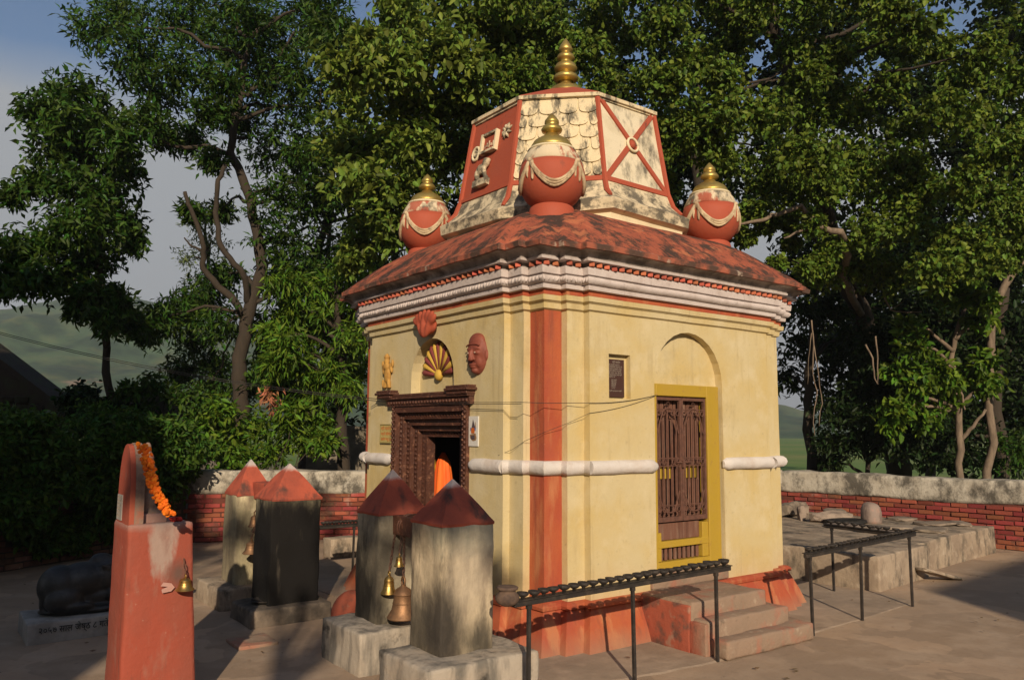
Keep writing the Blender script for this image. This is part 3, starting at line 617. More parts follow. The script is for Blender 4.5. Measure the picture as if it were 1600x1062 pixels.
# overlapping plaster scales on the chamfers (near one, plus the two flanking ones are hidden)
def scale_mb(i, s0, s1, t0, t1, d0, d1):
    mb = MB(); n = 9; top = []; out = []
    for k in range(n + 1):
        a = math.pi * k / n; s = (s0 + s1) / 2 + (s1 - s0) / 2 * math.cos(math.pi - a); tt = t0 + .35 * (t1 - t0) * (1 - math.sin(a) ** .6)
        out.append((s, tt))
    pol = [(s0, t1)] + out + [(s1, t1)]
    front = [quadpt(i, s, t, d1 - (d1 - d0) * (t - t0) / (t1 - t0)) for s, t in pol]; back = [quadpt(i, s, t, -.012) for s, t in pol]
    m = len(pol); return mb.add(front + back, [tuple(range(m)), tuple(range(2 * m - 1, m - 1, -1))] + [(q, (q + 1) % m, m + (q + 1) % m, m + q) for q in range(m)])
rows = 6
for r in range(rows):
    nsc = 4; t1 = 1.0 - r * .15; t0 = t1 - .215
    o_ = .5 if r % 2 else 0
    for k in range(-1 if r % 2 else 0, nsc):
        s0 = (k + o_) / nsc; s1 = s0 + 1 / nsc
        s0c, s1c = max(.02, s0 + .01), min(.98, s1 - .01)
        if s1c - s0c < .05: continue
        obj('scale', scale_mb(6, s0c, s1c, max(.03, t0 + .01 * random.random()), t1, .004, .024), 'tower_cream', TEMPLE)
# red pyramid cap with pale edge and the great finial
cap = MB(); r1 = octo(.94, .40, 4.865); r2 = octo(.93, .395, 4.90); r3 = octo(.24, .10, 5.27)
obj('tower_cap', ring(MB(), [r1, r2, r3], nsub=3, wob=.01), 'tower_red', TEMPLE)
obj('tower_rim', ring(MB(), [octo(.90, .38, 4.84), octo(.955, .405, 4.85), octo(.955, .405, 4.885), octo(.92, .39, 4.9)], wob=.007), 'tower_cream', TEMPLE)
mb = MB(); r3 = octo(.25, .105, 5.26); mb.add(r3, [tuple(range(8))]); obj('tower_cap_top', mb, 'tower_red', TEMPLE)
def finial(parent, c, s, z, fluted=True):
    """gilded finial: dome at the foot, lotus ring, three bulbs and a bud"""
    prof = [(.215, 0), (.212, .03), (.18, .085), (.12, .125), (.075, .145), (.062, .17), (.07, .185)]
    obj('finial_dome', MB().lathe([(r * s, zz * s) for r, zz in prof], (c[0], c[1], z), 28), 'gold_paint', parent, smooth=True)
    if fluted:
        n = 44; mb = MB(); m = 8
        for q in range(m + 1):
            a = math.pi * q / m
            for k in range(n):
                th = 2 * math.pi * k / n; rr = (.085 + .062 * math.sin(a) * (1 if k % 2 else .86)) * s
                mb.v.append((c[0] + rr * math.cos(th), c[1] + rr * math.sin(th), z + s * (.225 - .045 * math.cos(a))))
        mb.f += [(q * n + k, q * n + (k + 1) % n, (q + 1) * n + (k + 1) % n, (q + 1) * n + k) for q in range(m) for k in range(n)]
        obj('finial_lotus_ring', mb, 'gold_paint', parent, smooth=True)
        z2 = .27
    else: z2 = .17
    prof = [(.07, z2 - .1), (.065, z2), (.10, z2 + .02), (.13, z2 + .055), (.135, z2 + .075), (.11, z2 + .12), (.07, z2 + .15), (.06, z2 + .158),
            (.085, z2 + .17), (.108, z2 + .195), (.09, z2 + .235), (.055, z2 + .262), (.05, z2 + .268), (.078, z2 + .282), (.084, z2 + .305), (.06, z2 + .36), (.028, z2 + .41), (.006, z2 + .44), (0, z2 + .442)]
    if not fluted: prof = [(r * .8, zz) for r, zz in prof[:1]] + [(.05, z2), (.085, z2 + .02), (.10, z2 + .05), (.085, z2 + .09), (.05, z2 + .11), (.045, z2 + .12), (.07, z2 + .14), (.068, z2 + .165), (.04, z2 + .21), (.01, z2 + .25), (0, z2 + .252)]
    obj('finial_bulb', MB().lathe([(r * s, zz * s) for r, zz in prof], (c[0], c[1], z), 28), 'gold_paint', parent, smooth=True)
finial(TEMPLE, (TC.x, TC.y), .94, 5.262)
# four corner pots
def pot(cx, cy, zc=3.845, R=.292, ang=0):
    P = obj('pot', MB().lathe([(.12, -.268), (.175, -.238), (.225, -.192), (.262, -.135), (.284, -.07), (.294, 0), (.29, .065), (.272, .125)], (cx, cy, zc), 36).wob(.004, 5), 'pot_red', TEMPLE, smooth=True)
    obj('pot_foot', MB().lathe([(.225, -.42), (.205, -.31), (.192, -.262), (.172, -.246), (.15, -.25)], (cx, cy, zc), 36).wob(.004, 5), 'pot_red', P, smooth='auto')
    obj('pot_shoulder', MB().lathe([(.262, .125), (.272, .135), (.235, .215), (.205, .255), (.20, .262)], (cx, cy, zc), 36).wob(.005, 7), 'pot_top', P, smooth=True)
    obj('pot_rim', MB().lathe([(.205, .252), (.215, .262), (.205, .275), (.19, .278)], (cx, cy, zc), 30), 'tower_cream_clean', P, smooth=True)
    s = .88; prof = [(.215, 0), (.212, .03), (.18, .085), (.12, .125), (.075, .145), (.062, .17)]
    obj('finial_dome', MB().lathe([(r * s, z_ * s + .272) for r, z_ in prof], (cx, cy, zc), 28), 'gold_paint', P, smooth=True)
    prof = [(.05, .16), (.06, .175), (.10, .19), (.108, .215), (.085, .25), (.055, .265), (.075, .28), (.07, .31), (.04, .35), (.01, .385), (0, .387)]
    obj('finial_bulb', MB().lathe([(r * s, z_ * s + .272) for r, z_ in prof], (cx, cy, zc), 24), 'gold_paint', P, smooth=True)
    for a0 in range(4):                            # plaster garlands looped from bow to bow
        for w_, dr in ((0, 0), (.022, .0), (-.022, 0)):
            pts = []
            for k in range(15):
                u = k / 14; th = ang + (a0 + u) * math.pi / 2; zz = .115 - .225 * math.sin(math.pi * u) ** .9 - w_ * (1 - .5 * abs(2 * u - 1))
                rr = .296 * math.sqrt(max(.05, 1 - (zz / (.33 if zz < 0 else .42)) ** 2)) + .003
                pts.append((cx + rr * math.cos(th), cy + rr * math.sin(th), zc + zz))
            obj('garland', MB().tube(pts, .0135, 6), 'garland_plaster', P, smooth=True)
        th = ang + a0 * math.pi / 2; rr = .29
        blob('bow', [((cx + rr * math.cos(th), cy + rr * math.sin(th), zc + .115), (.024, .024, .024)), ((cx + rr * math.cos(th + .1), cy + rr * math.sin(th + .1), zc + .02), (.018, .018, .10)), ((cx + rr * math.cos(th - .1), cy + rr * math.sin(th - .1), zc + .03), (.016, .016, .08))], 'garland_plaster', .012, P, 1)
for cx, cy in ((.575, .575), (S - .575, .575), (.575, S - .575), (S - .575, S - .575)):
    a = math.atan2(cy - S / 2, cx - S / 2); pot(cx, cy, ang=math.radians(190))
# reliefs of the left (red) tower face
def rel(s, t, d=.0): return quadpt(5, s, t, d)
# face index 5 runs from far (s=0) to near (s=1)
fr = MB()
fx = (rel(1, .5) - rel(0, .5)).normalized(); fz = (rel(.5, 1) - rel(.5, 0)).normalized(); fn = (rel(.5, .5, 1) - rel(.5, .5, 0)).normalized()
def P5(c, x, z, d=0): return c + fx * x * .78 + fz * z * .84 + fn * d
def plaque_box(c, x0, x1, z0, z1, d0, d1):
    return MB().add([P5(c, x, z, d) for d in (d0, d1) for x, z in ((x0, z0), (x1, z0), (x1, z1), (x0, z1))], [(0, 3, 2, 1), (4, 5, 6, 7), (0, 1, 5, 4), (1, 2, 6, 5), (2, 3, 7, 6), (3, 0, 4, 7)])
c = rel(.47, .62)
obj('relief_frame', plaque_box(c, -.17, -.13, -.13, .13, -.01, .05), 'tower_cream_clean', TEMPLE); obj('relief_frame', plaque_box(c, .14, .165, -.13, .13, -.01, .045), 'tower_cream_clean', TEMPLE)
obj('relief_frame', plaque_box(c, -.13, .14, .10, .13, -.01, .045), 'tower_ledge', TEMPLE); obj('relief_frame', plaque_box(c, -.13, .14, -.13, -.10, -.01, .05), 'tower_ledge', TEMPLE)
obj('relief_plate', plaque_box(c, -.128, .138, -.098, .098, -.01, .02), 'tower_red', TEMPLE)
for q in range(5): obj('relief_stroke', plaque_box(c, -.10 + q * .045, -.085 + q * .045, -.06 + .01 * (q % 2), -.015 + .02 * (q % 3), .015, .027), 'tower_ledge', TEMPLE)
c = rel(.17, .56)
obj('relief_wheel', MB().tube([P5(c, .075 * math.cos(a), .085 * math.sin(a), .01) for a in [2 * math.pi * k / 18 for k in range(19)]], .016, 6), 'tower_cream_clean', TEMPLE, smooth=True)
obj('relief_hub', MB().tube([P5(c, .03 * math.cos(a), .035 * math.sin(a), .012) for a in [2 * math.pi * k / 12 for k in range(13)]], .014, 6), 'tower_ledge', TEMPLE, smooth=True)
c = rel(.80, .68)
for q in range(8):
    a = q * math.pi / 4 + .2
    obj('relief_petal', MB().tube([P5(c, .025 * math.cos(a), .025 * math.sin(a), .01), P5(c, .06 * math.cos(a + .1), .06 * math.sin(a + .1), .016), P5(c, .105 * math.cos(a + .25), .105 * math.sin(a + .25), .006)], [.014, .02, .004], 6), 'tower_ledge', TEMPLE, smooth=True)
c = rel(.42, .21)
def E5(x, z, d, rx, rz, rd): return (P5(c, x, z, d), (rd * .8, rx * .78, rz * .84), (0, math.radians(-8), 0))
blob('relief_lion', [E5(-.03, .10, .03, .10, .065, .04), E5(.07, .165, .035, .055, .06, .045), E5(.11, .185, .035, .035, .03, .035), E5(-.11, .03, .03, .035, .07, .035), E5(-.07, -.02, .02, .06, .018, .03), E5(.06, .03, .03, .03, .08, .03), E5(.09, -.02, .02, .04, .018, .03), E5(-.14, .09, .02, .015, .06, .02)], 'tower_ledge', .014, TEMPLE, 1, label='worn cream lion in relief on the red tower face')
obj('relief_pedestal', plaque_box(c, -.16, .14, -.115, -.035, -.01, .05).wob(.004, 20), 'tower_ledge', TEMPLE)

# ------------------------------------------------------------------ side door (right face)
def bxR(mb, x0, x1, z0, z1, y0, y1, ch=.004): return mb.box(x0, x1, y0, y1, z0, z1, ch)
SDR = obj('side_door', bxR(bxR(bxR(bxR(MB(), 1.247, 1.285, .502, 2.058, .028, .125), 1.94, 2.103, .502, 2.058, .028, .125), 1.285, 1.94, 1.955, 2.058, .030, .125), 1.285, 1.94, .502, .56, .030, .125), 'yellow_paint', TEMPLE)
obj('door_rail', bxR(MB(), 1.285, 1.94, .672, .728, .036, .11), 'yellow_paint', SDR)
obj('door_stile', bxR(MB(), 1.286, 1.335, .562, .80, .040, .11), 'yellow_paint', SDR); obj('door_stile', bxR(MB(), 1.86, 1.939, .562, .86, .040, .11), 'yellow_paint', SDR)
obj('door_board', bxR(MB(), 1.336, 1.858, .73, .87, .075, .10), 'board_brown', SDR, label='worn brown board below the lattice gate')
for k in range(9):
    x = 1.35 + k * .0575
    obj('wooden_bar', bxR(MB(), x, x + .032, .562, .671, .070, .09), 'board_brown', SDR)
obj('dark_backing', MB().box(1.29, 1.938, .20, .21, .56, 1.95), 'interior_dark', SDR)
for k in range(11):
    x = 1.30 + k * .058
    obj('door_slat', bxR(MB(), x, x + .044, .875, 1.952, .112, .135), 'board_brown', SDR)
for k in range(10):
    if k in (4, 5): continue
    x = 1.315 + k * .058
    obj('yellow_slat', MB().box(x, x + .034, .095, .108, 1.245, 1.345), 'yellow_paint', SDR)
def gate_leaf(x0, x1):
    G = obj('gate_leaf', bxR(bxR(bxR(bxR(MB(), x0, x0 + .022, .885, 1.945, .045, .07, 0), x1 - .022, x1, .885, 1.945, .045, .07, 0), x0 + .022, x1 - .022, 1.92, 1.945, .046, .069, 0), x0 + .022, x1 - .022, .885, .925, .046, .069, 0), 'rust_iron', SDR)
    cx = (x0 + x1) / 2; h = (x1 - x0) / 2 - .03
    for z in (1.84, 1.42, 1.355, 1.02): obj('cross_bar', MB().tube([(x0 + .02, .058, z), (x1 - .02, .058, z)], .006, 6), 'rust_iron', G)
    for k in range(5):
        x = cx + (k - 2) * h * .42; zt = 1.83 if k != 2 else 1.86
        obj('upright_bar', MB().tube([(x, .06, .93), (x, .06, zt - abs(k - 2) * .06)], .0075, 6), 'rust_iron', G)
    for sgn in (-1, 1):
        obj('ogee_scroll', MB().tube([(cx + sgn * h * (1 - q / 9) ** .7, .052, 1.63 + .22 * math.sin(q / 9 * math.pi / 2)) for q in range(10)], .0065, 6), 'rust_iron', G)
        obj('ogee_scroll', MB().tube([(cx + sgn * h * (1 - q / 9) ** .7, .052, 1.14 - .18 * math.sin(q / 9 * math.pi / 2)) for q in range(10)], .0065, 6), 'rust_iron', G)
        for zc_, rr in ((1.885, .022), (1.805, .026), (1.385, .026), (.985, .026)):
            for xo in (.45, .9) if zc_ != 1.885 else (.0,):
                xx = cx + sgn * h * xo
                obj('curl', MB().tube([(xx + rr * (1 - a * .06) * math.cos(a), .05, zc_ + rr * (1 - a * .06) * math.sin(a)) for a in [q * .7 for q in range(11)]], .005, 5), 'rust_iron', G)
    return G
gate_leaf(1.288, 1.612); gl = gate_leaf(1.616, 1.938)
obj('bolt', MB().tube([(1.53, .035, 1.385), (1.72, .035, 1.385)], .008, 6).box(1.60, 1.63, .02, .05, 1.34, 1.40), 'rust_iron', gl)

# ------------------------------------------------------------------ front door (left face): nested carved frames
FD = obj('front_door', MB().box(.02, .05, .975, 1.02, .355, 1.87).box(.02, .05, 2.24, 2.285, .355, 1.87), 'dark_wood', TEMPLE)
yc = 1.625
hw = .655; ztop = 1.872; dpt = -.03
steps = [(.655, 1.872, -.035, .05), (.585, 1.81, .012, .05), (.515, 1.75, .055, .05), (.445, 1.70, .10, .05), (.375, 1.645, .145, .06)]
for q, (hw, zt, x0, th) in enumerate(steps):
    wj = .066 if q < 4 else .09
    for sgn in (-1, 1):
        y0, y1 = sorted((yc + sgn * hw, yc + sgn * (hw - wj)))
        obj('carved_jamb', MB().box(x0, x0 + th + .03, y0, y1, .355, zt - .0), 'carved_wood', FD)
    obj('carved_head', MB().box(x0 + .001, x0 + th + .03, yc - hw + wj, yc + hw - wj, zt - .058, zt), 'carved_wood', FD)
# carving: rows of beads and leaves on the jambs, built as studs
random.seed(8)
stud = meshof(MB().lathe([(0, 0), (.017, .001), (.019, .006), (.012, .013), (0, .016)], n=7, ax=Matrix(((0, 0, -1), (0, 1, 0), (1, 0, 0)))), 'carved_wood', 'carved_bead', True)
diam = meshof(MB().add([(0, -.024, 0), (0, 0, .02), (0, .024, 0), (0, 0, -.02), (-.014, 0, 0)], [(0, 1, 4), (1, 2, 4), (2, 3, 4), (3, 0, 4)]), 'carved_wood', 'carved_leaf')
cnt = 0
for q, (hw, zt, x0, th) in enumerate(steps):
    for sgn in (-1, 1):
        n = int((zt - .4) / .043)
        for k in range(n):
            z = .43 + k * .043
            if q == 0:
                inst('carved_bead', stud, FD, (x0 - .001, yc + sgn * (hw - .020), z)); inst('carved_bead', stud, FD, (x0 - .001, yc + sgn * (hw - .048), z + .021), scale=(1, .7, .7))
                cnt += 2
            elif q in (2, 3) and sgn == 1: inst('carved_bead', stud, FD, (x0 - .001, yc + sgn * (hw - .033), z), scale=(.8, .8 + .5 * (k % 2), .9))
            elif q in (1, 4) and sgn == 1: inst('carved_leaf', diam, FD, (x0 - .001, yc + sgn * (hw - .033), z), (.5 * (1 if q == 1 else -1), 0, 0))
    n = int(2 * (hw - .08) / .05)
    if q in (1, 4):
        for k in range(n): inst('carved_leaf', diam, FD, (x0 - .001, yc - (hw - .09) + k * .05, zt - .03))
# lintel with wings
lint = obj('lintel', MB().box(-.05, .04, .905, 2.365, 1.874, 1.935), 'carved_wood', FD)
obj('lintel_cornice', MB().box(-.075, .03, .90, 2.38, 1.937, 1.962, .006).box(-.06, .03, .93, 2.35, 1.964, 1.99, .005), 'carved_wood', FD)
for y0, y1 in ((.862, 1.235), (2.215, 2.535)):
    obj('lintel_wing', MB().box(-.09, .03, y0 + .03, y1 - .02, 1.955, 1.985, .006).box(-.105, .03, y0, y1, 1.987, 2.012, .006).box(-.085, .03, y0 + .02, y1, 2.014, 2.034, .004), 'carved_wood', FD)
for k in range(27): inst('carved_bead', stud, FD, (-.052, .94 + k * .053, 1.905), scale=(1, .9, .9))
# dark chamber behind
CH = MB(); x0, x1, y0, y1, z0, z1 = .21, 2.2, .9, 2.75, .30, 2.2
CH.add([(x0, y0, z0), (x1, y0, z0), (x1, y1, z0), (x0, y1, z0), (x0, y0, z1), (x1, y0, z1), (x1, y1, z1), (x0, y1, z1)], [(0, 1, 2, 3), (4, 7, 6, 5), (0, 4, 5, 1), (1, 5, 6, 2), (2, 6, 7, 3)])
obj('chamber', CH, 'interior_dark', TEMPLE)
obj('chamber_door', MB().box(.24, .26, 1.99, 2.05, .33, 1.55, .004), 'yellow_paint', TEMPLE, label='yellow door leaf standing open inside the front doorway')
# threshold
obj('threshold', MB().box(-.10, .22, 1.0, 2.25, .20, .352, .01), 'old_concrete', TEMPLE)
# fan over the door
for k in range(13):
    a = math.pi * (k + .5) / 13; cy_, cz_ = 1.607, 2.155; r0, r1, hwid = .04, .275 + .02 * math.sin(a), .030
    p0 = Vector((.085, cy_ + r0 * math.cos(a), cz_ + r0 * math.sin(a))); p1 = Vector((.075, cy_ + r1 * math.cos(a), cz_ + r1 * 1.05 * math.sin(a)))
    obj('fan_petal', MB().tube([p0, p0.lerp(p1, .5), p0.lerp(p1, .85), p1], [.010, .022, .032, .018], 8), 'fan_yellow' if k % 2 else 'fan_maroon', TEMPLE, smooth=True)
obj('fan_boss', MB().lathe([(.055, 0), (.05, .03), (.03, .045), (0, .05)], (.09, 1.607, 2.155), 14, ax=Matrix(((0, 0, -1), (0, 1, 0), (1, 0, 0)))), 'fan_yellow', TEMPLE, smooth=True)
# number plate below fan
t_ = thing('number_plate', 'tiny blue and white number plate below the painted fan', 'sign', (.08, 1.36, 2.0))
obj('plate', MB().box(.088, .096, 1.325, 1.375, 1.985, 2.115), 'tile_white', t_); obj('blue_field', MB().box(.085, .088, 1.332, 1.368, 2.035, 2.105), 'tile_blue', t_)
text('numeral', '१', .05, (.083, 1.360, 2.05), (0, -1, 0), (0, 0, 1), 'tile_white', t_)
text('numeral', '८', .035, (.085, 1.360, 1.998), (0, -1, 0), (0, 0, 1), 'tile_dark', t_)
# painted face mask on the wall
def Fc(y, z, d, ry, rz, rd): return ((-d, .853 + y, 2.285 + z), (rd, ry, rz))
mk = blob('stone_face', [Fc(0, 0, .0, .135, .175, .055), Fc(0, .04, .02, .11, .12, .05), Fc(0, .10, .01, .105, .085, .055), Fc(0, -.01, .07, .02, .05, .028), Fc(0, -.045, .078, .034, .018, .02), Fc(.05, .01, .045, .04, .02, .028), Fc(-.05, .01, .045, .04, .02, .028), Fc(.05, .045, .052, .045, .012, .02), Fc(-.05, .045, .052, .045, .012, .02),
     Fc(0, -.088, .05, .05, .013, .028), Fc(0, -.108, .048, .04, .012, .026), Fc(0, -.135, .02, .045, .03, .042), Fc(.05, -.06, .02, .05, .06, .04), Fc(-.05, -.06, .02, .05, .06, .04), Fc(.13, -.01, 0, .018, .045, .02), Fc(-.13, -.01, 0, .018, .045, .02)], 'face_paint', .0065, TEMPLE, 3, label='dark red stone face with headband beside the arch')
for y_ in (.05, -.05): obj('eye', MB().lathe([(0, -.004), (.011, 0), (0, .004)], (-.072, .853 + y_, 2.296), 8, ax=Matrix(((0, 0, -1), (0, 1.4, 0), (.6, 0, 0)))), 'face_light', mk)
obj('head_band', MB().tube([(-.052 - .016 * math.cos(a), .853 + .098 * math.sin(a), 2.35 + .02 * math.cos(a)) for a in [-1.3 + .2 * k for k in range(14)]], .007, 6), 'face_paint', mk)
# lotus bud / shell of red clay above the arch
lt = [((-.05, 1.61, 2.60), (.045, .15, .085)), ((-.09, 1.61, 2.585), (.035, .045, .10)), ((-.085, 1.68, 2.58), (.03, .03, .10), (-.5, 0, 0)), ((-.085, 1.54, 2.58), (.03, .03, .10), (.5, 0, 0))]
for k in range(7):
    a = -1.2 + .4 * k; lt.append(((-.085, 1.61 + .15 * math.sin(a), 2.625 + .06 * math.cos(a)), (.026, .036, .07), (-a * .8, 0, 0)))
blob('red_lotus', lt, 'pot_red', .012, TEMPLE, 1, label='red moulded lotus flower above the arch')
# small ochre figure with raised arms, on the lintel wing
def Of(y, z, d, ry, rz, rd, rot=(0, 0, 0)): return ((-.02 - d, 2.425 + y, 2.215 + z), (rd, ry, rz), rot)
blob('ochre_figure', [Of(0, -.01, 0, .052, .10, .03), Of(0, .06, .01, .05, .04, .03), Of(0, .115, .01, .03, .04, .028), Of(0, .155, .01, .035, .022, .03), Of(0, .172, .01, .02, .02, .02), Of(.075, .045, .0, .018, .055, .018, (.25, 0, 0)), Of(-.075, .045, .0, .018, .055, .018, (-.25, 0, 0)), Of(.10, .09, 0, .014, .04, .014), Of(-.10, .09, 0, .014, .04, .014),
     Of(.035, -.10, 0, .022, .06, .02, (.25, 0, 0)), Of(-.03, -.10, 0, .022, .06, .02, (-.15, 0, 0)), Of(.06, -.14, 0, .04, .012, .02), Of(-.03, -.145, 0, .04, .012, .02), Of(.09, -.10, 0, .014, .04, .014), Of(.05, .0, 0, .05, .02, .02)], 'ochre_figure', .0075, TEMPLE, 1, label='small ochre figure with raised arms above the door frame')
# ------------------------------------------------------------------ things on the walls
pq = thing('inscription_plaque', 'dark brown plaque of fine lettering in a niche beside the side door', 'plaque', (.82, .03, 1.93))
obj('plate', MB().box(.712, .895, .022, .045, 1.925, 2.235, .002), 'plaque_dark', pq)
text('heading', 'श्री महादेव', .022, (.803, .0215, 2.205), (1, 0, 0), (0, 0, 1), 'plaque_text', pq, align='CENTER', ext=.0008)
ln = ['यो मन्दिर पुरानो र', 'ऐतिहासिक सम्पदा हो', 'यसको संरक्षण गर्नु', 'हामी सबैको कर्तव्य', 'हो दर्शन गर्न आउने', 'भक्तजनहरू लाई यहाँ', 'स्वागत छ']
for k, s_ in enumerate(ln): text('line_of_writing', s_, .0165, (.72, .0215, 2.185 - k * .0165), (1, 0, 0), (0, 0, 1), 'plaque_text', pq, ext=.0008, stretch=1.15)
for k in range(6): text('line_of_writing', ['दान दाता', 'श्री राम', 'श्री हरि', 'श्रीमती', 'सम्वत्', '२०५८'][k], .015, (.745, .0215, 2.062 - k * .0135), (1, 0, 0), (0, 0, 1), 'plaque_text', pq, ext=.0008, stretch=1.3)
text('line_of_writing', 'मन्दिर व्यवस्थापन समिति', .013, (.722, .0215, 1.972), (1, 0, 0), (0, 0, 1), 'plaque_text', pq, ext=.0008, stretch=1.1)
ys = thing('yellow_notice', 'small yellow notice with three orange lines left of the carved door', 'sign', (-.01, 2.45, 1.52))
obj('board', MB().box(-.014, -.002, 2.352, 2.555, 1.525, 1.695), 'sign_yellow', ys)
obj('frame', MB().box(-.018, -.002, 2.346, 2.561, 1.697, 1.705).box(-.018, -.002, 2.346, 2.561, 1.515, 1.523).box(-.018, -.002, 2.346, 2.351, 1.523, 1.697).box(-.018, -.002, 2.556, 2.561, 1.523, 1.697), 'sign_frame', ys)
for k, s_ in enumerate(('श्री महादेव', 'मन्दिर जिर्णोद्धार', 'सहयोग गर्नु होला')): text('line_of_writing', s_, .038 if k else .042, (-.0155, 2.542, 1.65 - k * .052), (0, -1, 0), (0, 0, 1), 'sign_text', ys, ext=.001, stretch=.95 if k else 1.2)
tp = thing('picture_tile', 'white picture tile with spired shrine painting right of the carved door', 'tile picture', (-.01, .897, 1.52))
obj('tile', MB().box(-.012, -.001, .828, .966, 1.518, 1.768), 'tile_white', tp)
def flat(ptsyz, x, m, nm='painted_shape'): 
    obj(nm, MB().prism([(x, a, b) for a, b in ptsyz], (-.0012, 0, 0)), m, tp)
flat([(.897 - .032, 1.665), (.897 + .026, 1.665), (.901, 1.742)], -.0125, 'tile_dark'); flat([(.872, 1.665), (.858, 1.665), (.862, 1.715), (.868, 1.72)], -.0125, 'tile_brown')
flat([(.877, 1.625), (.925, 1.625), (.928, 1.665), (.902, 1.672), (.872, 1.665)], -.0138, 'tile_orange'); flat([(.928, 1.645), (.94, 1.65), (.936, 1.675), (.926, 1.67)], -.0138, 'tile_blue'); flat([(.862, 1.645), (.875, 1.65), (.87, 1.675), (.858, 1.67)], -.0138, 'tile_blue')
flat([(.846, 1.585), (.86, 1.565), (.90, 1.56), (.942, 1.585), (.945, 1.615), (.86, 1.625)], -.0125, 'tile_brown'); flat([(.87, 1.575), (.92, 1.572), (.935, 1.605), (.875, 1.61)], -.0138, 'tile_dark')

# ------------------------------------------------------------------ draped idol inside
idl = thing('draped_idol', 'idol wrapped in bright orange cloth inside the front doorway', 'idol', (.46, 2.12, .3))
cl = MB(); n = 40; lv = 12
for l in range(lv + 1):
    t = l / lv; z = .3 + 1.13 * t; r = .16 * (1 - t) ** .6 + .045 if t < 1 else .02
    for k in range(n):
        a = 2 * math.pi * k / n; rr = r * (1 + .13 * math.sin(a * 9 + t * 2) * (1 - t * .4))
        cl.v.append((.46 + rr * math.cos(a) * .75, 2.12 + rr * math.sin(a) * .95, z))
cl.f = [(l * n + k, l * n + (k + 1) % n, (l + 1) * n + (k + 1) % n, (l + 1) * n + k) for l in range(lv) for k in range(n)] + [tuple(lv * n + k for k in range(n))]
obj('orange_cloth', cl, 'orange_cloth', idl, smooth=True)
obj('yellow_sash', MB().tube([(.40, 2.235 - .012 * math.sin(k * 2), 1.36 - k * .09) for k in range(12)], [.03 + .01 * (k % 2) for k in range(12)], 7), 'yellow_cloth', idl, smooth=True)

# ------------------------------------------------------------------ apron and steps
ap = MB(); out = [(-.35, -.62), (.3, -.70), (1.0, -.80), (2.3, -.70), (3.2, -.70), (4.25, -.62), (4.3, -.1), (4.25, 3.9), (-.3, 3.9)]
fine = []
for a, b in zip(out, out[1:] + out[:1]):
    L = (Vector(b) - Vector(a)).length; m_ = max(1, int(L / .15)); fine += [(a[0] + (b[0] - a[0]) * k / m_ + .02 * ns((a[0] + k, b[1], 1), 2.3), a[1] + (b[1] - a[1]) * k / m_ + .03 * ns((a[0], b[1] + k, 2), 2.7)) for k in range(m_)]
nf = len(fine)
ap.add([(x, y, .007) for x, y in fine] + [(x, y - .05, -.012) for x, y in fine], [tuple(range(nf))] + [(k, (k + 1) % nf, nf + (k + 1) % nf, nf + k) for k in range(nf)])
obj('apron_paving', ap, 'apron_concrete', kind='structure')
def rough_box(x0, x1, y0, y1, z0, z1, seg=.08, amp=.008, ch=.015, sc=5, taper=0.0):
    bm = bmesh.new(); bmesh.ops.create_cube(bm, size=1)
    for v in bm.verts:
        v.co = Vector((x0 + (v.co.x + .5) * (x1 - x0), y0 + (v.co.y + .5) * (y1 - y0), z0 + (v.co.z + .5) * (z1 - z0)))
        if taper and v.co.z > (z0 + z1) / 2: v.co.x += taper * (1 if v.co.x < (x0 + x1) / 2 else -1); v.co.y += taper * (1 if v.co.y < (y0 + y1) / 2 else -1)
    if ch: bmesh.ops.bevel(bm, geom=list(bm.edges), offset=ch, segments=2, affect='EDGES', profile=.6)
    big = [e for e in bm.edges if e.calc_length() > seg * 1.6]
    for _ in range(5):
        big = [e for e in bm.edges if e.calc_length() > seg * 1.6]
        if not big: break
        bmesh.ops.subdivide_edges(bm, edges=big, cuts=1, use_grid_fill=True)
    mb = MB(); mb.v = [tuple(v.co + noise.noise_vector(v.co * sc) * amp + noise.noise_vector(v.co * sc * 4) * amp * .35) for v in bm.verts]; bm.verts.index_update(); mb.f = [tuple(v.index for v in f.verts) for f in bm.faces]; bm.free()
    return mb
st = thing('stone_steps', 'three worn concrete steps below the side door', 'steps', (1.6, -.5, 0))
for k, (xa, xb, ya, yb, za, zb) in enumerate(((1.05, 2.13, -.85, -.60, 0, .13), (1.03, 2.02, -.70, -.42, .0, .25), (1.01, 1.93, -.55, -.02, .0, .365))):
    obj('step', rough_box(xa, xb, ya, yb, za, zb, amp=.012, ch=.02), 'step_concrete', st, smooth=True)
obj('side_facing', rough_box(.995, 1.045, -.54, -.03, 0, .345, amp=.008, ch=.01), 'step_side_red', st, smooth=True)
obj('side_facing', rough_box(1.0, 1.06, -.69, -.53, 0, .235, amp=.008, ch=.01), 'step_side_red', st, smooth=True)
obj('door_sill', rough_box(1.15, 2.12, -.03, .03, .36, .485, amp=.006, ch=.01), 'step_concrete', TEMPLE, smooth=True)

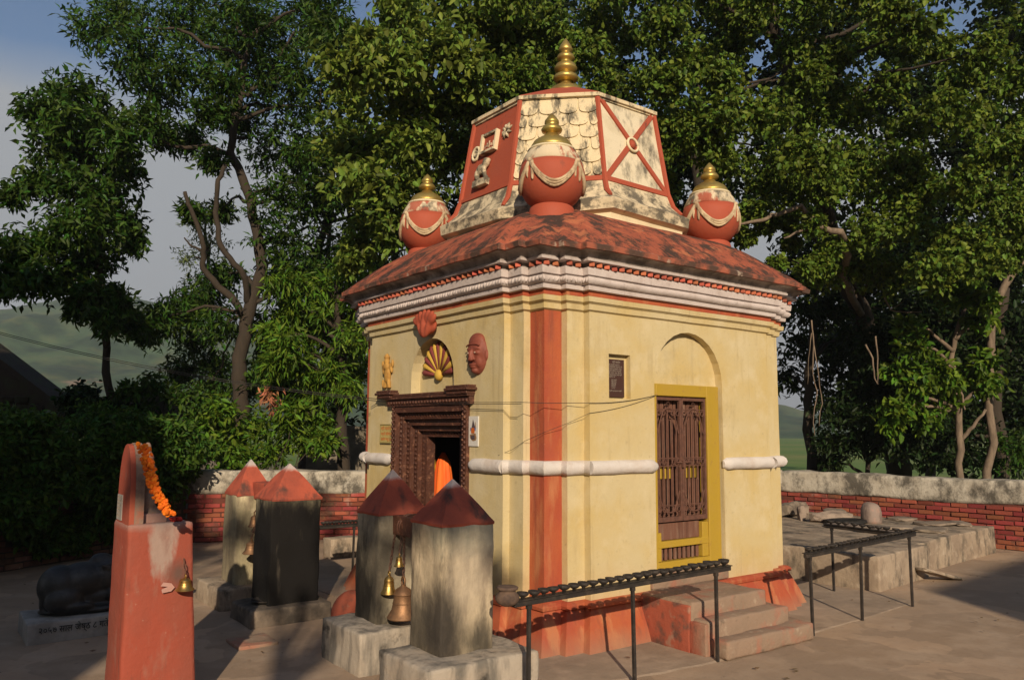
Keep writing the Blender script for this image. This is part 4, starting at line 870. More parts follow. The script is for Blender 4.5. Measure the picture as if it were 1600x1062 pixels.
# ------------------------------------------------------------------ lamp rails
cupm = meshof(MB().lathe([(.010, 0), (.012, .012), (.030, .022), (.038, .030), (.040, .044), (.033, .044), (.022, .036)], n=10), 'black_iron', 'lamp_cup', True)
def rail(label, a, b, posts, ncup, cupr=1.0, foot=0.0, over=.0, name='lamp_rail'):
    a, b = Vector(a), Vector(b); d = (b - a).normalized(); c = (a + b) / 2
    T = thing(name, label, 'lamp rail', (c.x, c.y, 0), 'iron lamp rails round the temple')
    m = Matrix.Translation(a) @ d.to_track_quat('X', 'Z').to_matrix().to_4x4(); L = (b - a).length
    obj('top_bar', MB().box(-.03, L + .03, -.017, .017, -.045, -.012, .003, m).box(-.03, L + .03, -.030, .030, -.011, -.006, 0, m), 'black_iron', T)
    for f in posts:
        p = a.lerp(b, f); jx, jy = random.uniform(-.012, .012), random.uniform(-.012, .012)
        obj('post', MB().tube([(p.x + jx, p.y + jy, foot - .01), (p.x, p.y, p.z - .046)], .0145, 4).box(p.x - .016, p.x + .016, p.y - .012, p.y + .012, p.z - .07, p.z - .047), 'black_iron', T)
    for k in range(ncup):
        p = a.lerp(b, (k + .5) / ncup); inst('lamp_cup', cupm, T, (p.x + random.uniform(-.003, .003), p.y + random.uniform(-.006, .006), p.z - .007), (random.uniform(-.08, .08), random.uniform(-.08, .08), 0), (cupr * random.uniform(.92, 1.08),) * 3)
    return T
RB0, RB1 = (-.03, 3.88, .585), (.47, 3.88, .585)
random.seed(11)
rail('black iron lamp rail with round cups in front of the red plinth corner', (-.83, -.80, .655), (1.12, -.80, .675), (.045, .495, .935), 24)
rail('sloping black lamp rail just right of the steps', (2.20, -.765, .668), (4.08, -.70, .700), (.02, .46, .955), 28, .75)
rail('short black lamp rail turning back towards the low platform', (3.99, -.62, .69), (4.05, .20, .695), (.93,), 9, .9)
rail('distant black lamp rail seen between the black and second pillars', RB0, RB1, (.8,), 12, .9)
pt = obj('clay_pot', MB().lathe([(.03, 0), (.055, .012), (.072, .035), (.07, .06), (.05, .08), (.047, .088), (.062, .094), (.066, .105), (.055, .112), (.04, .108)], (-.905, -.80, .625), 20), 'clay', smooth=True, label='small soot-blackened clay pot on the left end of the front lamp rail', cat='pot')

# ------------------------------------------------------------------ pillars
def pillar(label, x0, x1, y0, y1, zb, ze, apex, mshaft, bx, mbase):
    T = thing('pillar', label, 'pillar', ((x0 + x1) / 2, (y0 + y1) / 2, 0), 'squat pillars with pyramid tops')
    obj('shaft', rough_box(x0, x1, y0, y1, zb - .02, ze, seg=.05, amp=.011, ch=.016, taper=.004, sc=4), mshaft, T, smooth=True)
    cx, cy = (x0 + x1) / 2, (y0 + y1) / 2; mb = MB(); lv = 8; n = 24; e = .012
    sq = []
    for k in range(n):
        s = k / n * 4; i = int(s); f = s - i; q = [(-1, -1), (1, -1), (1, 1), (-1, 1), (-1, -1)]; sq.append((q[i][0] + (q[i + 1][0] - q[i][0]) * f, q[i][1] + (q[i + 1][1] - q[i][1]) * f))
    rings = [(1.0, ze - .012), (1.012, ze + .004)] + [((1 - t) ** .92 * .985 + .02, ze + .004 + (apex - ze) * t ** 1.0) for t in [k / lv for k in range(1, lv + 1)]]
    for r, z in rings:
        for ux, uy in sq:
            rd = 1 - .10 * (1 - r) if r < .5 else 1
            v = Vector((cx + ux * r * (x1 - x0) / 2, cy + uy * r * (y1 - y0) / 2, z)); mb.v.append(tuple(v + noise.noise_vector(v * 9) * .006))
    m = len(rings); mb.f = [(l * n + k, l * n + (k + 1) % n, (l + 1) * n + (k + 1) % n, (l + 1) * n + k) for l in range(m - 1) for k in range(n)] + [tuple((m - 1) * n + k for k in range(n)), tuple(reversed(range(n)))]
    obj('pyramid_cap', mb, 'pillar_cap_red', T, smooth='auto')
    obj('base', rough_box(*bx, 0 - .02, zb, seg=.07, amp=.014, ch=.02), mbase, T, smooth=True)
    return T
pillar('nearest plaster pillar with worn red pyramid top beside the temple corner', -1.125, -.725, -.415, -.03, .28, 1.062, 1.325, 'near_pillar_plaster', (-1.335, -.525, -.63, -.02), 'pillar_base_concrete')
pillar('sooty pillar with grey-tipped red cap behind the nearest pillar', -1.065, -.655, .54, .89, .28, 1.045, 1.345, 'second_pillar_plaster', (-1.275, -.52, .36, .99), 'pillar_base_concrete')
pillar('pillar blackened with soot over almost its whole shaft', -1.235, -.775, 2.19, 2.63, .145, 1.035, 1.335, 'black_pillar_plaster', (-1.42, -.70, 2.08, 2.62), 'dark_base_concrete')
pillar('clean cream pillar behind the black one, with bells', -1.262, -.90, 3.045, 3.42, .19, 1.022, 1.345, 'cream_pillar_plaster', (-1.44, -.74, 2.86, 3.62), 'old_concrete')
random.seed(3)
def bell(name, label, c, r, h, m, hang, grp=None, chain=True, lip=1.0):
    """c: centre of the mouth; hang: point the chain hangs from"""
    T = thing(name, label, 'bell', c, grp); x, y, z = c
    obj('bell_body', MB().lathe([(r * 1.0 * lip, 0), (r * 1.06 * lip, h * .03), (r * .98, h * .10), (r * .76, h * .26), (r * .66, h * .5), (r * .6, h * .72), (r * .62, h * .75), (r * .5, h * .86), (r * .2, h * .95), (r * .12, h * 1.0)], (x, y, z), 28), m, T, smooth='auto')
    obj('bell_bands', MB().lathe([(r * .68, h * .44), (r * .71, h * .46), (r * .68, h * .48)], (x, y, z), 24).lathe([(r * .62, h * .69), (r * .66, h * .72), (r * .62, h * .75)], (x, y, z), 24), m, T, smooth=True)
    obj('crown_loop', MB().tube([(x, y + r * .22 * math.cos(a), z + h * 1.1 + h * .14 * math.sin(a)) for a in [math.pi * 2 * k / 12 for k in range(13)]], r * .07, 6), m, T, smooth=True)
    obj('clapper', MB().tube([(x, y, z + h * .5), (x, y, z - h * .04)], r * .05, 6).lathe([(0, -h * .12), (r * .14, -h * .06), (r * .12, 0), (0, h * .03)], (x, y, z), 10), 'black_iron', T, smooth=True)
    if chain:
        a, b = Vector((x, y, z + h * 1.2)), Vector(hang); L = (b - a).length; k_ = max(1, int(L / .026)); q = (b - a).normalized()
        for i in range(k_):
            p = a.lerp(b, (i + .5) / k_); s_ = Vector((1, 0, 0)) if i % 2 else Vector((0, 1, 0)); s_ = (s_ - q * s_.dot(q)).normalized()
            obj('chain_link', MB().tube([p + q * .018 * math.sin(t) + s_ * .008 * math.cos(t) for t in [2 * math.pi * w_ / 8 for w_ in range(9)]], .0028, 4), 'rust_iron', T)
    return T
bm_ = thing('bell_beam', 'dark red timber beam with chains between the two near pillars', 'beam', (-.86, .45, .95))
obj('beam', rough_box(-.945, -.79, -.02, .62, .90, 1.035, amp=.004, ch=.006), 'carved_wood', bm_)
def wrap(y): obj('iron_band', MB().tube([(-.867 + .088 * math.cos(a) * (1.0 if abs(math.cos(a)) < .9 else 1), y + .01 * math.sin(a * 2), .967 + .078 * math.sin(a)) for a in [2 * math.pi * k / 16 for k in range(17)]], .005, 5), 'rust_iron', bm_)
wrap(.46); wrap(.43)
bell('bronze_bell', 'large rusty bronze bell hanging lowest between the two near pillars', (-.93, .40, .335), .105, .23, 'old_bronze', (-.93, .40, .90), 'temple bells')
bell('bronze_bell', 'small grey-gold bell hanging left of the large bell', (-.99, .50, .492), .055, .13, 'brass', (-.94, .52, .90), 'temple bells')
bell('bronze_bell', 'tiny brass bell high on the chain under the beam', (-.99, .36, .70), .034, .075, 'brass', (-.95, .40, .90), 'temple bells')
b2 = thing('bell_beam', 'red painted beam joining the tops of the cream and black pillars', 'beam', (-1.03, 2.85, .95))
obj('beam', rough_box(-1.10, -.94, 2.60, 3.10, .98, 1.14, amp=.006, ch=.01), 'pillar_cap_red', b2, smooth=True)
bell('bronze_bell', 'small bell hanging high against the cream pillar', (-1.14, 2.90, .735), .05, .11, 'old_bronze', (-1.06, 2.88, .98), 'temple bells')
bell('bronze_bell', 'dull bell hanging low against the cream pillar', (-1.18, 2.83, .50), .075, .12, 'old_bronze', (-1.08, 2.84, .98), 'temple bells')

# red pedestal with stele
T = thing('red_pedestal', 'tall red pedestal carrying an arched stele, at the left foreground', 'pedestal', (-2.56, .58, 0))
pm_ = rough_box(-2.750, -2.384, .387, .80, -.02, 1.092, seg=.07, amp=.007, ch=.022)
pm_.v = [(x + (1.09 - z) * (.058 if x > -2.57 else .004), y, z) for x, y, z in pm_.v]
obj('shaft', pm_, 'pedestal_red', T, smooth=True)
T2 = thing('arched_stele', 'round-topped red stele with shrine figure and marigold garland on the red pedestal', 'stele', (-2.69, .58, 1.09))
ar = arch_pts(.585, .165, 1.085, 1.27, 12, ry=.285)
obj('slab', MB().prism([(-2.742, a, b) for a, b in ar], (.028, 0, 0)), 'stele_red', T2)
ar2 = arch_pts(.585, .168, 1.085, 1.272, 12, ry=.29)
obj('slab_edge', MB().prism([(-2.714, a, b) for a, b in ar2], (.05, 0, 0)), 'stele_edge', T2)
obj('text_plate', MB().box(-2.748, -2.741, .61, .735, 1.10, 1.25), 'grey_slab', T2)
for k in range(6): text('line_of_writing', ['श्री गणेश', 'मूर्ति स्थापना', 'सम्वत् २०५८', 'साल जेष्ठ', 'गते शुभम्', 'दाता श्री'][k], .021, (-2.7485, .728, 1.228 - k * .022), (0, -1, 0), (0, 0, 1), 'plaque_text', T2, ext=.0008, stretch=1.1)
blob('stone_figure', [((-2.62, .56, 1.20), (.05, .07, .09)), ((-2.615, .56, 1.31), (.045, .06, .08)), ((-2.61, .56, 1.40), (.035, .045, .045)), ((-2.62, .56, 1.47), (.03, .035, .04)), ((-2.63, .56, 1.53), (.022, .025, .04)), ((-2.60, .56, 1.14), (.07, .09, .04))], 'stele_edge', .012, T2, 1)
obj('figure_base', rough_box(-2.664, -2.52, .46, .68, 1.088, 1.145, seg=.05, amp=.004, ch=.008), 'pedestal_red', T2, smooth=True)
fl = meshof(MB().lathe([(0, -.010), (.012, -.011), (.019, -.003), (.017, .006), (.008, .011), (0, .011)], n=8).wob(.004, 60), 'marigold', 'marigold_flower')
gl_ = thing('marigold_garland', 'orange marigold garland hanging over the arched stele', 'garland', (-2.62, .5, 1.2))
random.seed(21)
P0, P1, P2, P3 = at(223, 694, 4.55), at(236, 738, 4.50), at(243, 768, 4.48), at(264, 803, 4.47)
def bez(t):
    pts = [P0, P1, P2, P3]; n = 3; s = t * n; i = min(int(s), n - 1); return pts[i].lerp(pts[i + 1], s - i)
for k in range(74):
    t = k / 73; p = bez(t)
    for q in range(2):
        off = Vector((random.uniform(-.018, .018), random.uniform(-.012, .012), random.uniform(-.006, .006))) + RT * (.012 if q else -.012)
        inst('marigold_flower', fl, gl_, p + off, (random.uniform(0, 3), random.uniform(0, 3), random.uniform(0, 3)), (random.uniform(.55, .85),) * 3)
fr_ = thing('red_flowers', 'small heap of red petals on the pedestal top', 'flowers', (-2.47, .5, 1.09))
flr = meshof(MB().lathe([(0, -.008), (.012, -.008), (.016, 0), (.01, .008), (0, .01)], n=7).wob(.005, 60), 'flower_red', 'red_flower')
for k in range(9): inst('red_flower', flr, fr_, (-2.47 + random.uniform(-.03, .03), .46 + random.uniform(-.03, .03), 1.098 + random.uniform(0, .012)), (random.uniform(0, 3),) * 3)
bell('bronze_bell', 'polished brass bell hooked on the face of the red pedestal', (-2.435, .325, .705), .052, .075, 'brass', (-2.435, .38, .88), 'temple bells')
obj('ribbon', MB().prism([(-2.50, .375, .745), (-2.545, .372, .755), (-2.56, .370, .735), (-2.52, .371, .728), (-2.555, .369, .715), (-2.55, .369, .695), (-2.50, .372, .70), (-2.48, .375, .72)], (0, -.006, 0)), 'rag_pink', label='torn faded cloth strip tied beside the brass bell', cat='ribbon')

# ------------------------------------------------------------------ bull statue
sb = thing('inscribed_slab', 'grey stone slab painted with black lettering under the bull statue', 'slab', (-2.45, 2.85, 0))
obj('slab', rough_box(-2.975, -1.95, 2.56, 3.14, -.02, .155, seg=.09, amp=.008, ch=.012), 'grey_slab', sb, smooth=True)
text('inscription', '२०५७ साल जेष्ठ ८ गते पूर्ण स्थािपत', .070, (-2.90, 2.545, .075), (1, 0, 0), (0, 0, 1), 'paint_black', sb, ext=.002, stretch=.82)
def N_(x, y, z, rx, ry, rz, rot=(0, 0, 0)): return ((-2.87 + x, 2.83 + y, .155 + z), (rx, ry, rz), rot)
blob('bull_statue', [N_(.40, 0, .03, .42, .17, .05), N_(.13, .0, .22, .16, .15, .17), N_(.30, .0, .245, .22, .145, .155), N_(.40, 0, .12, .30, .12, .10), N_(.56, 0, .14, .12, .10, .10), N_(.48, 0, .27, .17, .135, .16), N_(.43, 0, .40, .09, .06, .06), N_(.62, 0, .33, .12, .10, .14, (0, -.5, 0)), N_(.72, 0, .42, .09, .08, .085), N_(.81, 0, .38, .075, .05, .055, (0, .5, 0)),
     N_(.72, .09, .44, .02, .05, .02), N_(.72, -.09, .44, .02, .05, .02), N_(.70, .05, .51, .015, .015, .05), N_(.70, -.05, .51, .015, .015, .05), N_(.15, -.12, .12, .14, .06, .10), N_(.24, -.15, .07, .14, .035, .035), N_(.15, .12, .12, .14, .06, .10), N_(.55, -.11, .12, .10, .045, .06, (0, .3, 0)), N_(.62, -.12, .075, .12, .03, .03), N_(.55, .11, .12, .10, .045, .06),
     N_(.02, -.03, .12, .03, .03, .10), N_(.66, 0, .18, .05, .06, .14), N_(.53, -.125, .33, .05, .015, .02), N_(.45, -.12, .36, .06, .015, .018, (0, .5, 0))], 'black_stone', .013, None, 2, label='black stone bull lying on the inscribed slab, facing the temple', cat='statue')

# odds and ends on the ground
obj('oil_dish', MB().lathe([(.06, 0), (.10, .008), (.118, .022), (.122, .026), (.115, .03), (.09, .018), (0, .014)], (-1.22, 2.33, .148), 26), 'black_iron', smooth='auto', label='shallow black oil dish on the dark pillar base', cat='dish')
obj('drain_cover', rough_box(-1.70, -1.40, 1.50, 1.83, -.01, .02, seg=.06, amp=.01, ch=.006), 'step_concrete', smooth=True, label='broken square drain cover set in the ground', cat='drain cover')
blob('boulder', [((-.76, 1.62, .16), (.14, .12, .17), (.2, .5, 0)), ((-.68, 1.70, .09), (.17, .15, .12)), ((-.84, 1.52, .06), (.12, .1, .07))], 'step_side_red', .03, None, 2, label='red painted boulder behind the sooty pillar base', cat='boulder')
obj('whitewashed_block', rough_box(.62, 1.1, 5.05, 5.3, -.01, .25, amp=.012), 'old_concrete', smooth=True, label='low whitewashed block by the red boundary wall', cat='block')
# ------------------------------------------------------------------ low platform on the right
pf = thing('low_platform', 'low weathered concrete platform right of the temple', 'platform', (6.5, 1.2, 0))
def quad_slab(name, pts, z0, z1, m, parent, seg=.14, amp=.014, **kw):
    a, b, c, d = [Vector((*p, 0)) for p in pts]; L1 = max((b - a).length, (c - d).length); L2 = max((d - a).length, (c - b).length)
    mb = rough_box(0, L1, 0, L2, z0, z1, seg=seg, amp=0, ch=.02, sc=4)
    vs = []
    for x, y, z in mb.v:
        u, v = x / L1, y / L2; p = a * (1 - u) * (1 - v) + b * u * (1 - v) + c * u * v + d * (1 - u) * v
        q = Vector((p.x, p.y, z)); vs.append(tuple(q + noise.noise_vector(q * 4) * amp + noise.noise_vector(q * 14) * amp * .4))
    mb.v = vs; return obj(name, mb, m, parent, smooth=True, **kw)
quad_slab('platform_block', [(4.40, -.16), (5.75, -.02), (5.2, 3.2), (4.15, 3.1)], -.02, .365, 'old_concrete', pf)
quad_slab('platform_block', [(5.77, .12), (8.45, .36), (8.0, 3.7), (5.22, 3.3)], -.02, .36, 'old_concrete', pf)
random.seed(5)
stonegrp = 'loose flat stones on the low platform'
def stone(c, r, rot, label, m='rubble', seed=0):
    bm = bmesh.new(); bmesh.ops.create_icosphere(bm, subdivisions=2, radius=1)
    mb = MB(); rr = Matrix.Rotation(rot, 3, 'Z')
    for v in bm.verts:
        p = v.co.copy(); p = Vector([max(-.72, min(.72, q)) for q in p]) / .72
        p = Vector((p.x * r[0], p.y * r[1], p.z * r[2])); p += noise.noise_vector(p * 6 + Vector((seed, seed, 0))) * min(r) * .5
        mb.v.append(tuple(rr @ p + Vector(c)))
    bm.verts.index_update(); mb.f = [tuple(v.index for v in f.verts) for f in bm.faces]; bm.free()
    return obj('stone', mb, m, None, label=label, cat='stone', group=stonegrp)
stone((7.15, 2.75, .47), (.26, .12, .10), .3, 'grey broken stone nearest the temple wall on the platform')
stone((6.85, 2.35, .44), (.07, .05, .13), .9, 'small upright stone leaning beside the broken blocks', seed=3)
stone((7.0, 1.95, .43), (.34, .10, .07), -.35, 'long flat stone lying before the standing stone', seed=5)
stone((7.6, 2.95, .46), (.22, .14, .10), .1, 'squarish rubble block at the back of the platform', seed=8)
stone((7.8, 2.4, .42), (.25, .16, .05), .6, 'thin slab lying flat left of the rounded stone', seed=11)
lb = [(6.9, 1.0), (7.9, .9), (8.1, 1.5), (7.1, .6), (6.3, .9), (8.2, .7), (6.5, 1.5)]
for k, (x, y) in enumerate(lb):
    stone((x, y, .385), (random.uniform(.18, .3), random.uniform(.1, .2), .022), random.uniform(0, 3), ['cracked flat flagstone in the middle of the platform', 'flat stone near the back edge of the platform', 'dark flat stone under the brick wall', 'pale sliver of stone on the platform front', 'flat flagstone near the platform notch', 'flat stone at the far right platform corner', 'thin flagstone beside the rounded stone'][k], seed=k * 7)
stone((5.60, -.20, .075), (.30, .09, .022), -.25, 'tilted slab leaning over the notch at the platform foot', 'old_concrete', 31).rotation_euler = (0, .25, 0)
obj('rounded_stone', MB().lathe([(.135, 0), (.142, .05), (.14, .17), (.128, .23), (.10, .275), (.05, .30), (0, .305)], (7.35, 1.55, .355), 24).wob(.012, 6), 'linga_stone', smooth=True, label='rounded upright shrine stone on the low platform', cat='shrine stone')
stone((6.95, 1.72, .40), (.30, .16, .035), -.3, 'dark flat offering stone left of the rounded stone', 'black_stone', 17)

# ------------------------------------------------------------------ compound walls
brm = {}
for nm_ in ('red_brick', 'old_brick'):
    brm[nm_] = [meshof(rough_box(-.108, .108, -.02, .03, -.0285, .0285, seg=.5, amp=.004, ch=.006, sc=9 + q * 3), nm_, 'brick') for q in range(3)]
def wall(label, a, b, h, hc, mb_m, mort, copm, bm_name, side=-1, t=.30, ext=None, nmax=300, vis=(0, 1), copz=None, dropout=.03, name='boundary_wall'):
    a, b = Vector((*a, 0)), Vector((*b, 0)); L = (b - a).length; d = (b - a).normalized(); nrm = Vector((d.y, -d.x, 0)) * (1 if side > 0 else -1)
    T = thing(name, label, 'wall', ((a + b) / 2)[:])
    ang = math.atan2(d.y, d.x); m = Matrix.Translation(a) @ Matrix.Rotation(ang, 4, 'Z')
    sy = -1 if nrm.dot(Vector((-d.y, d.x, 0))) < 0 else 1      # towards the camera in local y
    y0, y1 = sorted((0, -sy * t))
    obj('wall_core', MB().box(0, L, y0, y1, -.05, h, 0, m), mort, T)
    # coping: thick worn plaster
    cp = rough_box(-.03, L + .03, y0 - .035, y1 + .035, h - .012, hc, seg=.10, amp=.026, ch=.05, sc=3.6)
    cp.v = [tuple(m @ Vector((x, y, z + .012 * math.sin(x * 1.9)))) for x, y, z in cp.v]
    obj('coping', cp, copm, T, smooth=True)
    ch = .0685; nr = int((h) / ch); n = 0; far = MB()
    for r in range(nr):
        x = (.0 if r % 2 else -.115) + .115; 
        while x < L:
            f = x / L
            if vis[0] <= f <= vis[1] and random.random() > dropout:
                p = a + d * (x + random.uniform(-.004, .004)) + nrm * random.uniform(-.014, .012); p.z = .045 + r * ch + random.uniform(-.003, .003) + .008 * math.sin(x * 1.4)
                if n < nmax:
                    inst('brick', random.choice(brm[bm_name]), T, p, (random.uniform(-.03, .03), random.uniform(-.02, .02), ang + (0 if sy < 0 else math.pi) + random.uniform(-.02, .02)), (random.uniform(.95, 1.02), 1, random.uniform(.9, 1.05))); n += 1
                else:
                    mm = Matrix.Translation(p) @ Matrix.Rotation(ang, 4, 'Z'); far.box(-.106, .106, -.022, .022, -.028, .028, 0, mm)
            x += .232
    if far.v: obj('brick_courses', far, bm_name, T, kind='stuff')
    return T
random.seed(31)
wall('red brick boundary wall with pale plaster coping running behind the temple', (-.48, 7.6), (8.35, 3.72), .70, 1.03, None, 'mortar_red', 'coping_plaster', 'red_brick', 1, vis=(0, .34))
wall('red brick boundary wall with thick weathered coping behind the low platform', (8.35, 3.72), (9.25, -2.1), .64, .985, None, 'mortar_red', 'coping_plaster', 'red_brick', 1, vis=(0, .72))
wall('dark old brick wall overgrown with creeper at the left edge', (-6.2, 4.55), (-.50, 7.62), .86, .93, None, 'mortar_dark', 'ruin_plaster', 'old_brick', 1, vis=(.45, .97), dropout=.06)

# ------------------------------------------------------------------ vegetation
def leafmesh(pts, ax, nrm_, L, W, fold=.25):
    """arrays: base points, axis dirs, normals, lengths, widths -> verts, tris"""
    n = len(pts); side = np.cross(ax, nrm_); side /= np.linalg.norm(side, axis=1)[:, None] + 1e-9
    L_, W_ = L[:, None], W[:, None]; b = pts; t = pts + ax * L_ - nrm_ * W_ * .15
    if W.mean() / L.mean() < .42:
        mid = pts + ax * (L_ * .42) + nrm_ * (W_ * fold)
        V = np.stack([b, mid + side * (W_ * .5), t, mid - side * (W_ * .5)], 1).reshape(-1, 3); i = np.arange(n)[:, None] * 4
        return V, np.concatenate([i + [0, 2, 1], i + [0, 3, 2]], 1).reshape(-1, 3)
    m1 = pts + ax * (L_ * .28) + nrm_ * (W_ * fold); m2 = pts + ax * (L_ * .68) + nrm_ * (W_ * fold * .7)
    V = np.stack([b, m1 + side * W_ * .48, m2 + side * W_ * .38, t, m2 - side * W_ * .38, m1 - side * W_ * .48], 1).reshape(-1, 3); i = np.arange(n)[:, None] * 6
    return V, np.concatenate([i + [0, 3, 2], i + [0, 2, 1], i + [0, 4, 3], i + [0, 5, 4]], 1).reshape(-1, 3)
def foliage(name, clusters, m, parent, leaf=(.08, .05), per=60, clumps=1.0, k=6, droop=.35, seed=1, spread=1.0, flat_=.8, **kw):
    """clusters: (x,y,z,r) ; sprays of leaves scattered through each cluster"""
    g = np.random.default_rng(seed); Vs = []; Ts = []; o = 0
    for (x, y, z, r) in clusters:
        nc = max(3, int(per * clumps)); u = g.normal(size=(nc, 3)); u /= np.linalg.norm(u, axis=1)[:, None]
        rad = r * g.random(nc) ** .45 * (1 + .25 * g.normal(size=nc)).clip(.4, 1.4); cc = np.array([x, y, z]) + u * rad[:, None] * np.array([1, 1, flat_])
        tw = u * .8 + g.normal(size=(nc, 3)) * .5 + np.array([0, 0, -.1]); tw /= np.linalg.norm(tw, axis=1)[:, None]
        kk = k; base = np.repeat(cc, kk, 0); twd = np.repeat(tw, kk, 0); along = np.tile(np.linspace(-.5, .5, kk), nc)[:, None]
        ax = g.normal(size=(nc * kk, 3)); ax -= twd * (ax * twd).sum(1)[:, None] * .6; ax += twd * .55; ax[:, 2] -= droop; ax /= np.linalg.norm(ax, axis=1)[:, None]
        L = leaf[0] * (.7 + .6 * g.random(nc * kk)); W = L * leaf[1] / leaf[0] * (.85 + .3 * g.random(nc * kk))
        p = base + twd * along * leaf[0] * 1.7 * spread + g.normal(size=(nc * kk, 3)) * leaf[0] * .22 * spread
        nn_ = g.normal(size=(nc * kk, 3)) * .7 + np.array([0, 0, 1.0]) - np.array([SD.x, SD.y, 0]) * .35; nn_ -= ax * (nn_ * ax).sum(1)[:, None]; nn_ /= np.linalg.norm(nn_, axis=1)[:, None] + 1e-9
        V, T_ = leafmesh(p, ax, nn_, L, W); Vs.append(V); Ts.append(T_ + o); o += len(V)
    V = np.concatenate(Vs); T_ = np.concatenate(Ts)
    me = bpy.data.meshes.new(name); org = np.array(ORG[parent.name] if parent else (0, 0, 0))
    me.vertices.add(len(V)); me.vertices.foreach_set('co', (V - org).astype(np.float32).ravel())
    me.loops.add(len(T_) * 3); me.loops.foreach_set('vertex_index', T_.astype(np.int32).ravel())
    me.polygons.add(len(T_)); me.polygons.foreach_set('loop_start', np.arange(0, len(T_) * 3, 3, dtype=np.int32)); me.polygons.foreach_set('loop_total', np.full(len(T_), 3, dtype=np.int32))
    me.update(calc_edges=True); me.materials.append(MATS[m])
    ob = bpy.data.objects.new(name, me); COL.objects.link(ob)
    if parent: ob.parent = parent
    for a_, b_ in kw.items(): ob[a_] = b_
    return ob
def limb(pts, r0, r1, jit=.05, n=5, seed=0):
    rs = random.Random(seed); P = [Vector(p) for p in pts]; out = []
    for a, b in zip(P, P[1:]):
        for k in range(n):
            q = a.lerp(b, k / n); out.append(q + (Vector((rs.uniform(-1, 1), rs.uniform(-1, 1), rs.uniform(-1, 1))) * jit * (b - a).length * .3 if out else Vector((0, 0, 0))))
    out.append(P[-1]); m = len(out); return out, [r0 + (r1 - r0) * (i / (m - 1)) ** .8 for i in range(m)]
def cl(px, py, d, rp, dj=0.0):
    p = at(px, py, d + dj); return (p.x, p.y, p.z, rp / FPX * (d + dj))
def tree(label, trunk, tr, clusters, m, bark, leaf=(.08, .05), per=60, k=6, seed=1, limbs=None, name='tree', grp='trees round the temple yard', thick=.35, droop=.35, flat_=.8, nlimb=14, limbr=.045, cat='tree', lbark=None):
    """trunk: list of world points from the ground up; limbs grow from it towards every cluster"""
    T = thing(name, label, cat, (trunk[0][0], trunk[0][1], 0), grp)
    pts, rr = limb(trunk, tr[0], tr[1], .10, 5, seed); obj('trunk', MB().tube(pts, rr, 10).wob(.012, 5), bark, T, smooth=True)
    rs = random.Random(seed)
    for L in (limbs or []):
        p2, r2 = limb(L[0], L[1], L[2], .14, 4, seed + 5); obj('limb', MB().tube(p2, r2, 8).wob(.01, 5), lbark or bark, T, smooth=True)
    picks = clusters if len(clusters) <= nlimb else rs.sample(clusters, nlimb)
    hi = [p for p in pts[len(pts) // 3:]]
    for c in picks:
        cpt_ = Vector(c[:3]); src = min(hi, key=lambda p: (p - cpt_).length + max(0, p.z - cpt_.z + .3) * 1.5)
        mid = src.lerp(cpt_, .5) + Vector((0, 0, .12 * (cpt_ - src).length)); p2, r2 = limb([src, mid, cpt_], limbr, .010, .12, 4, rs.randint(0, 999))
        obj('limb', MB().tube(p2, r2, 6), bark, T, smooth=True)
    foliage('crown', clusters, m, T, leaf, per, 1.0, k, droop, seed, flat_=flat_, kind='stuff')
    return T
def ground_at(px, py, d):
    p = at(px, py, d); return Vector((p.x, p.y, -.05))
R2 = random.Random(77)
def J(lst, d, dj=1.0): return [cl(x, y, d + R2.uniform(-dj, dj), r) for x, y, r in lst]

# slim dark tree at the far left
tr1 = [ground_at(175, 700, 13), at(172, 640, 13), at(166, 540, 13), at(160, 440, 13), at(150, 330, 13), at(140, 230, 13)]
tree('slim dark tree with ragged crown at the far left edge', tr1, (.085, .03),
     J([(120, 145, 42), (60, 172, 34), (100, 195, 50), (150, 185, 45), (190, 215, 36), (85, 235, 45), (140, 245, 50), (190, 260, 34), (120, 290, 48), (165, 300, 42), (60, 285, 26), (18, 306, 16), (150, 350, 46), (195, 350, 26), (110, 350, 40), (205, 376, 18), (60, 385, 42), (110, 395, 40), (20, 395, 34), (10, 440, 34), (55, 435, 38), (95, 440, 26), (150, 400, 34), (145, 460, 28), (180, 470, 26), (165, 500, 22), (125, 480, 16), (200, 500, 14)], 13, 1.0),
     'leaf_mid', 'bark_dark', (.14, .055), 100, 7, 2)
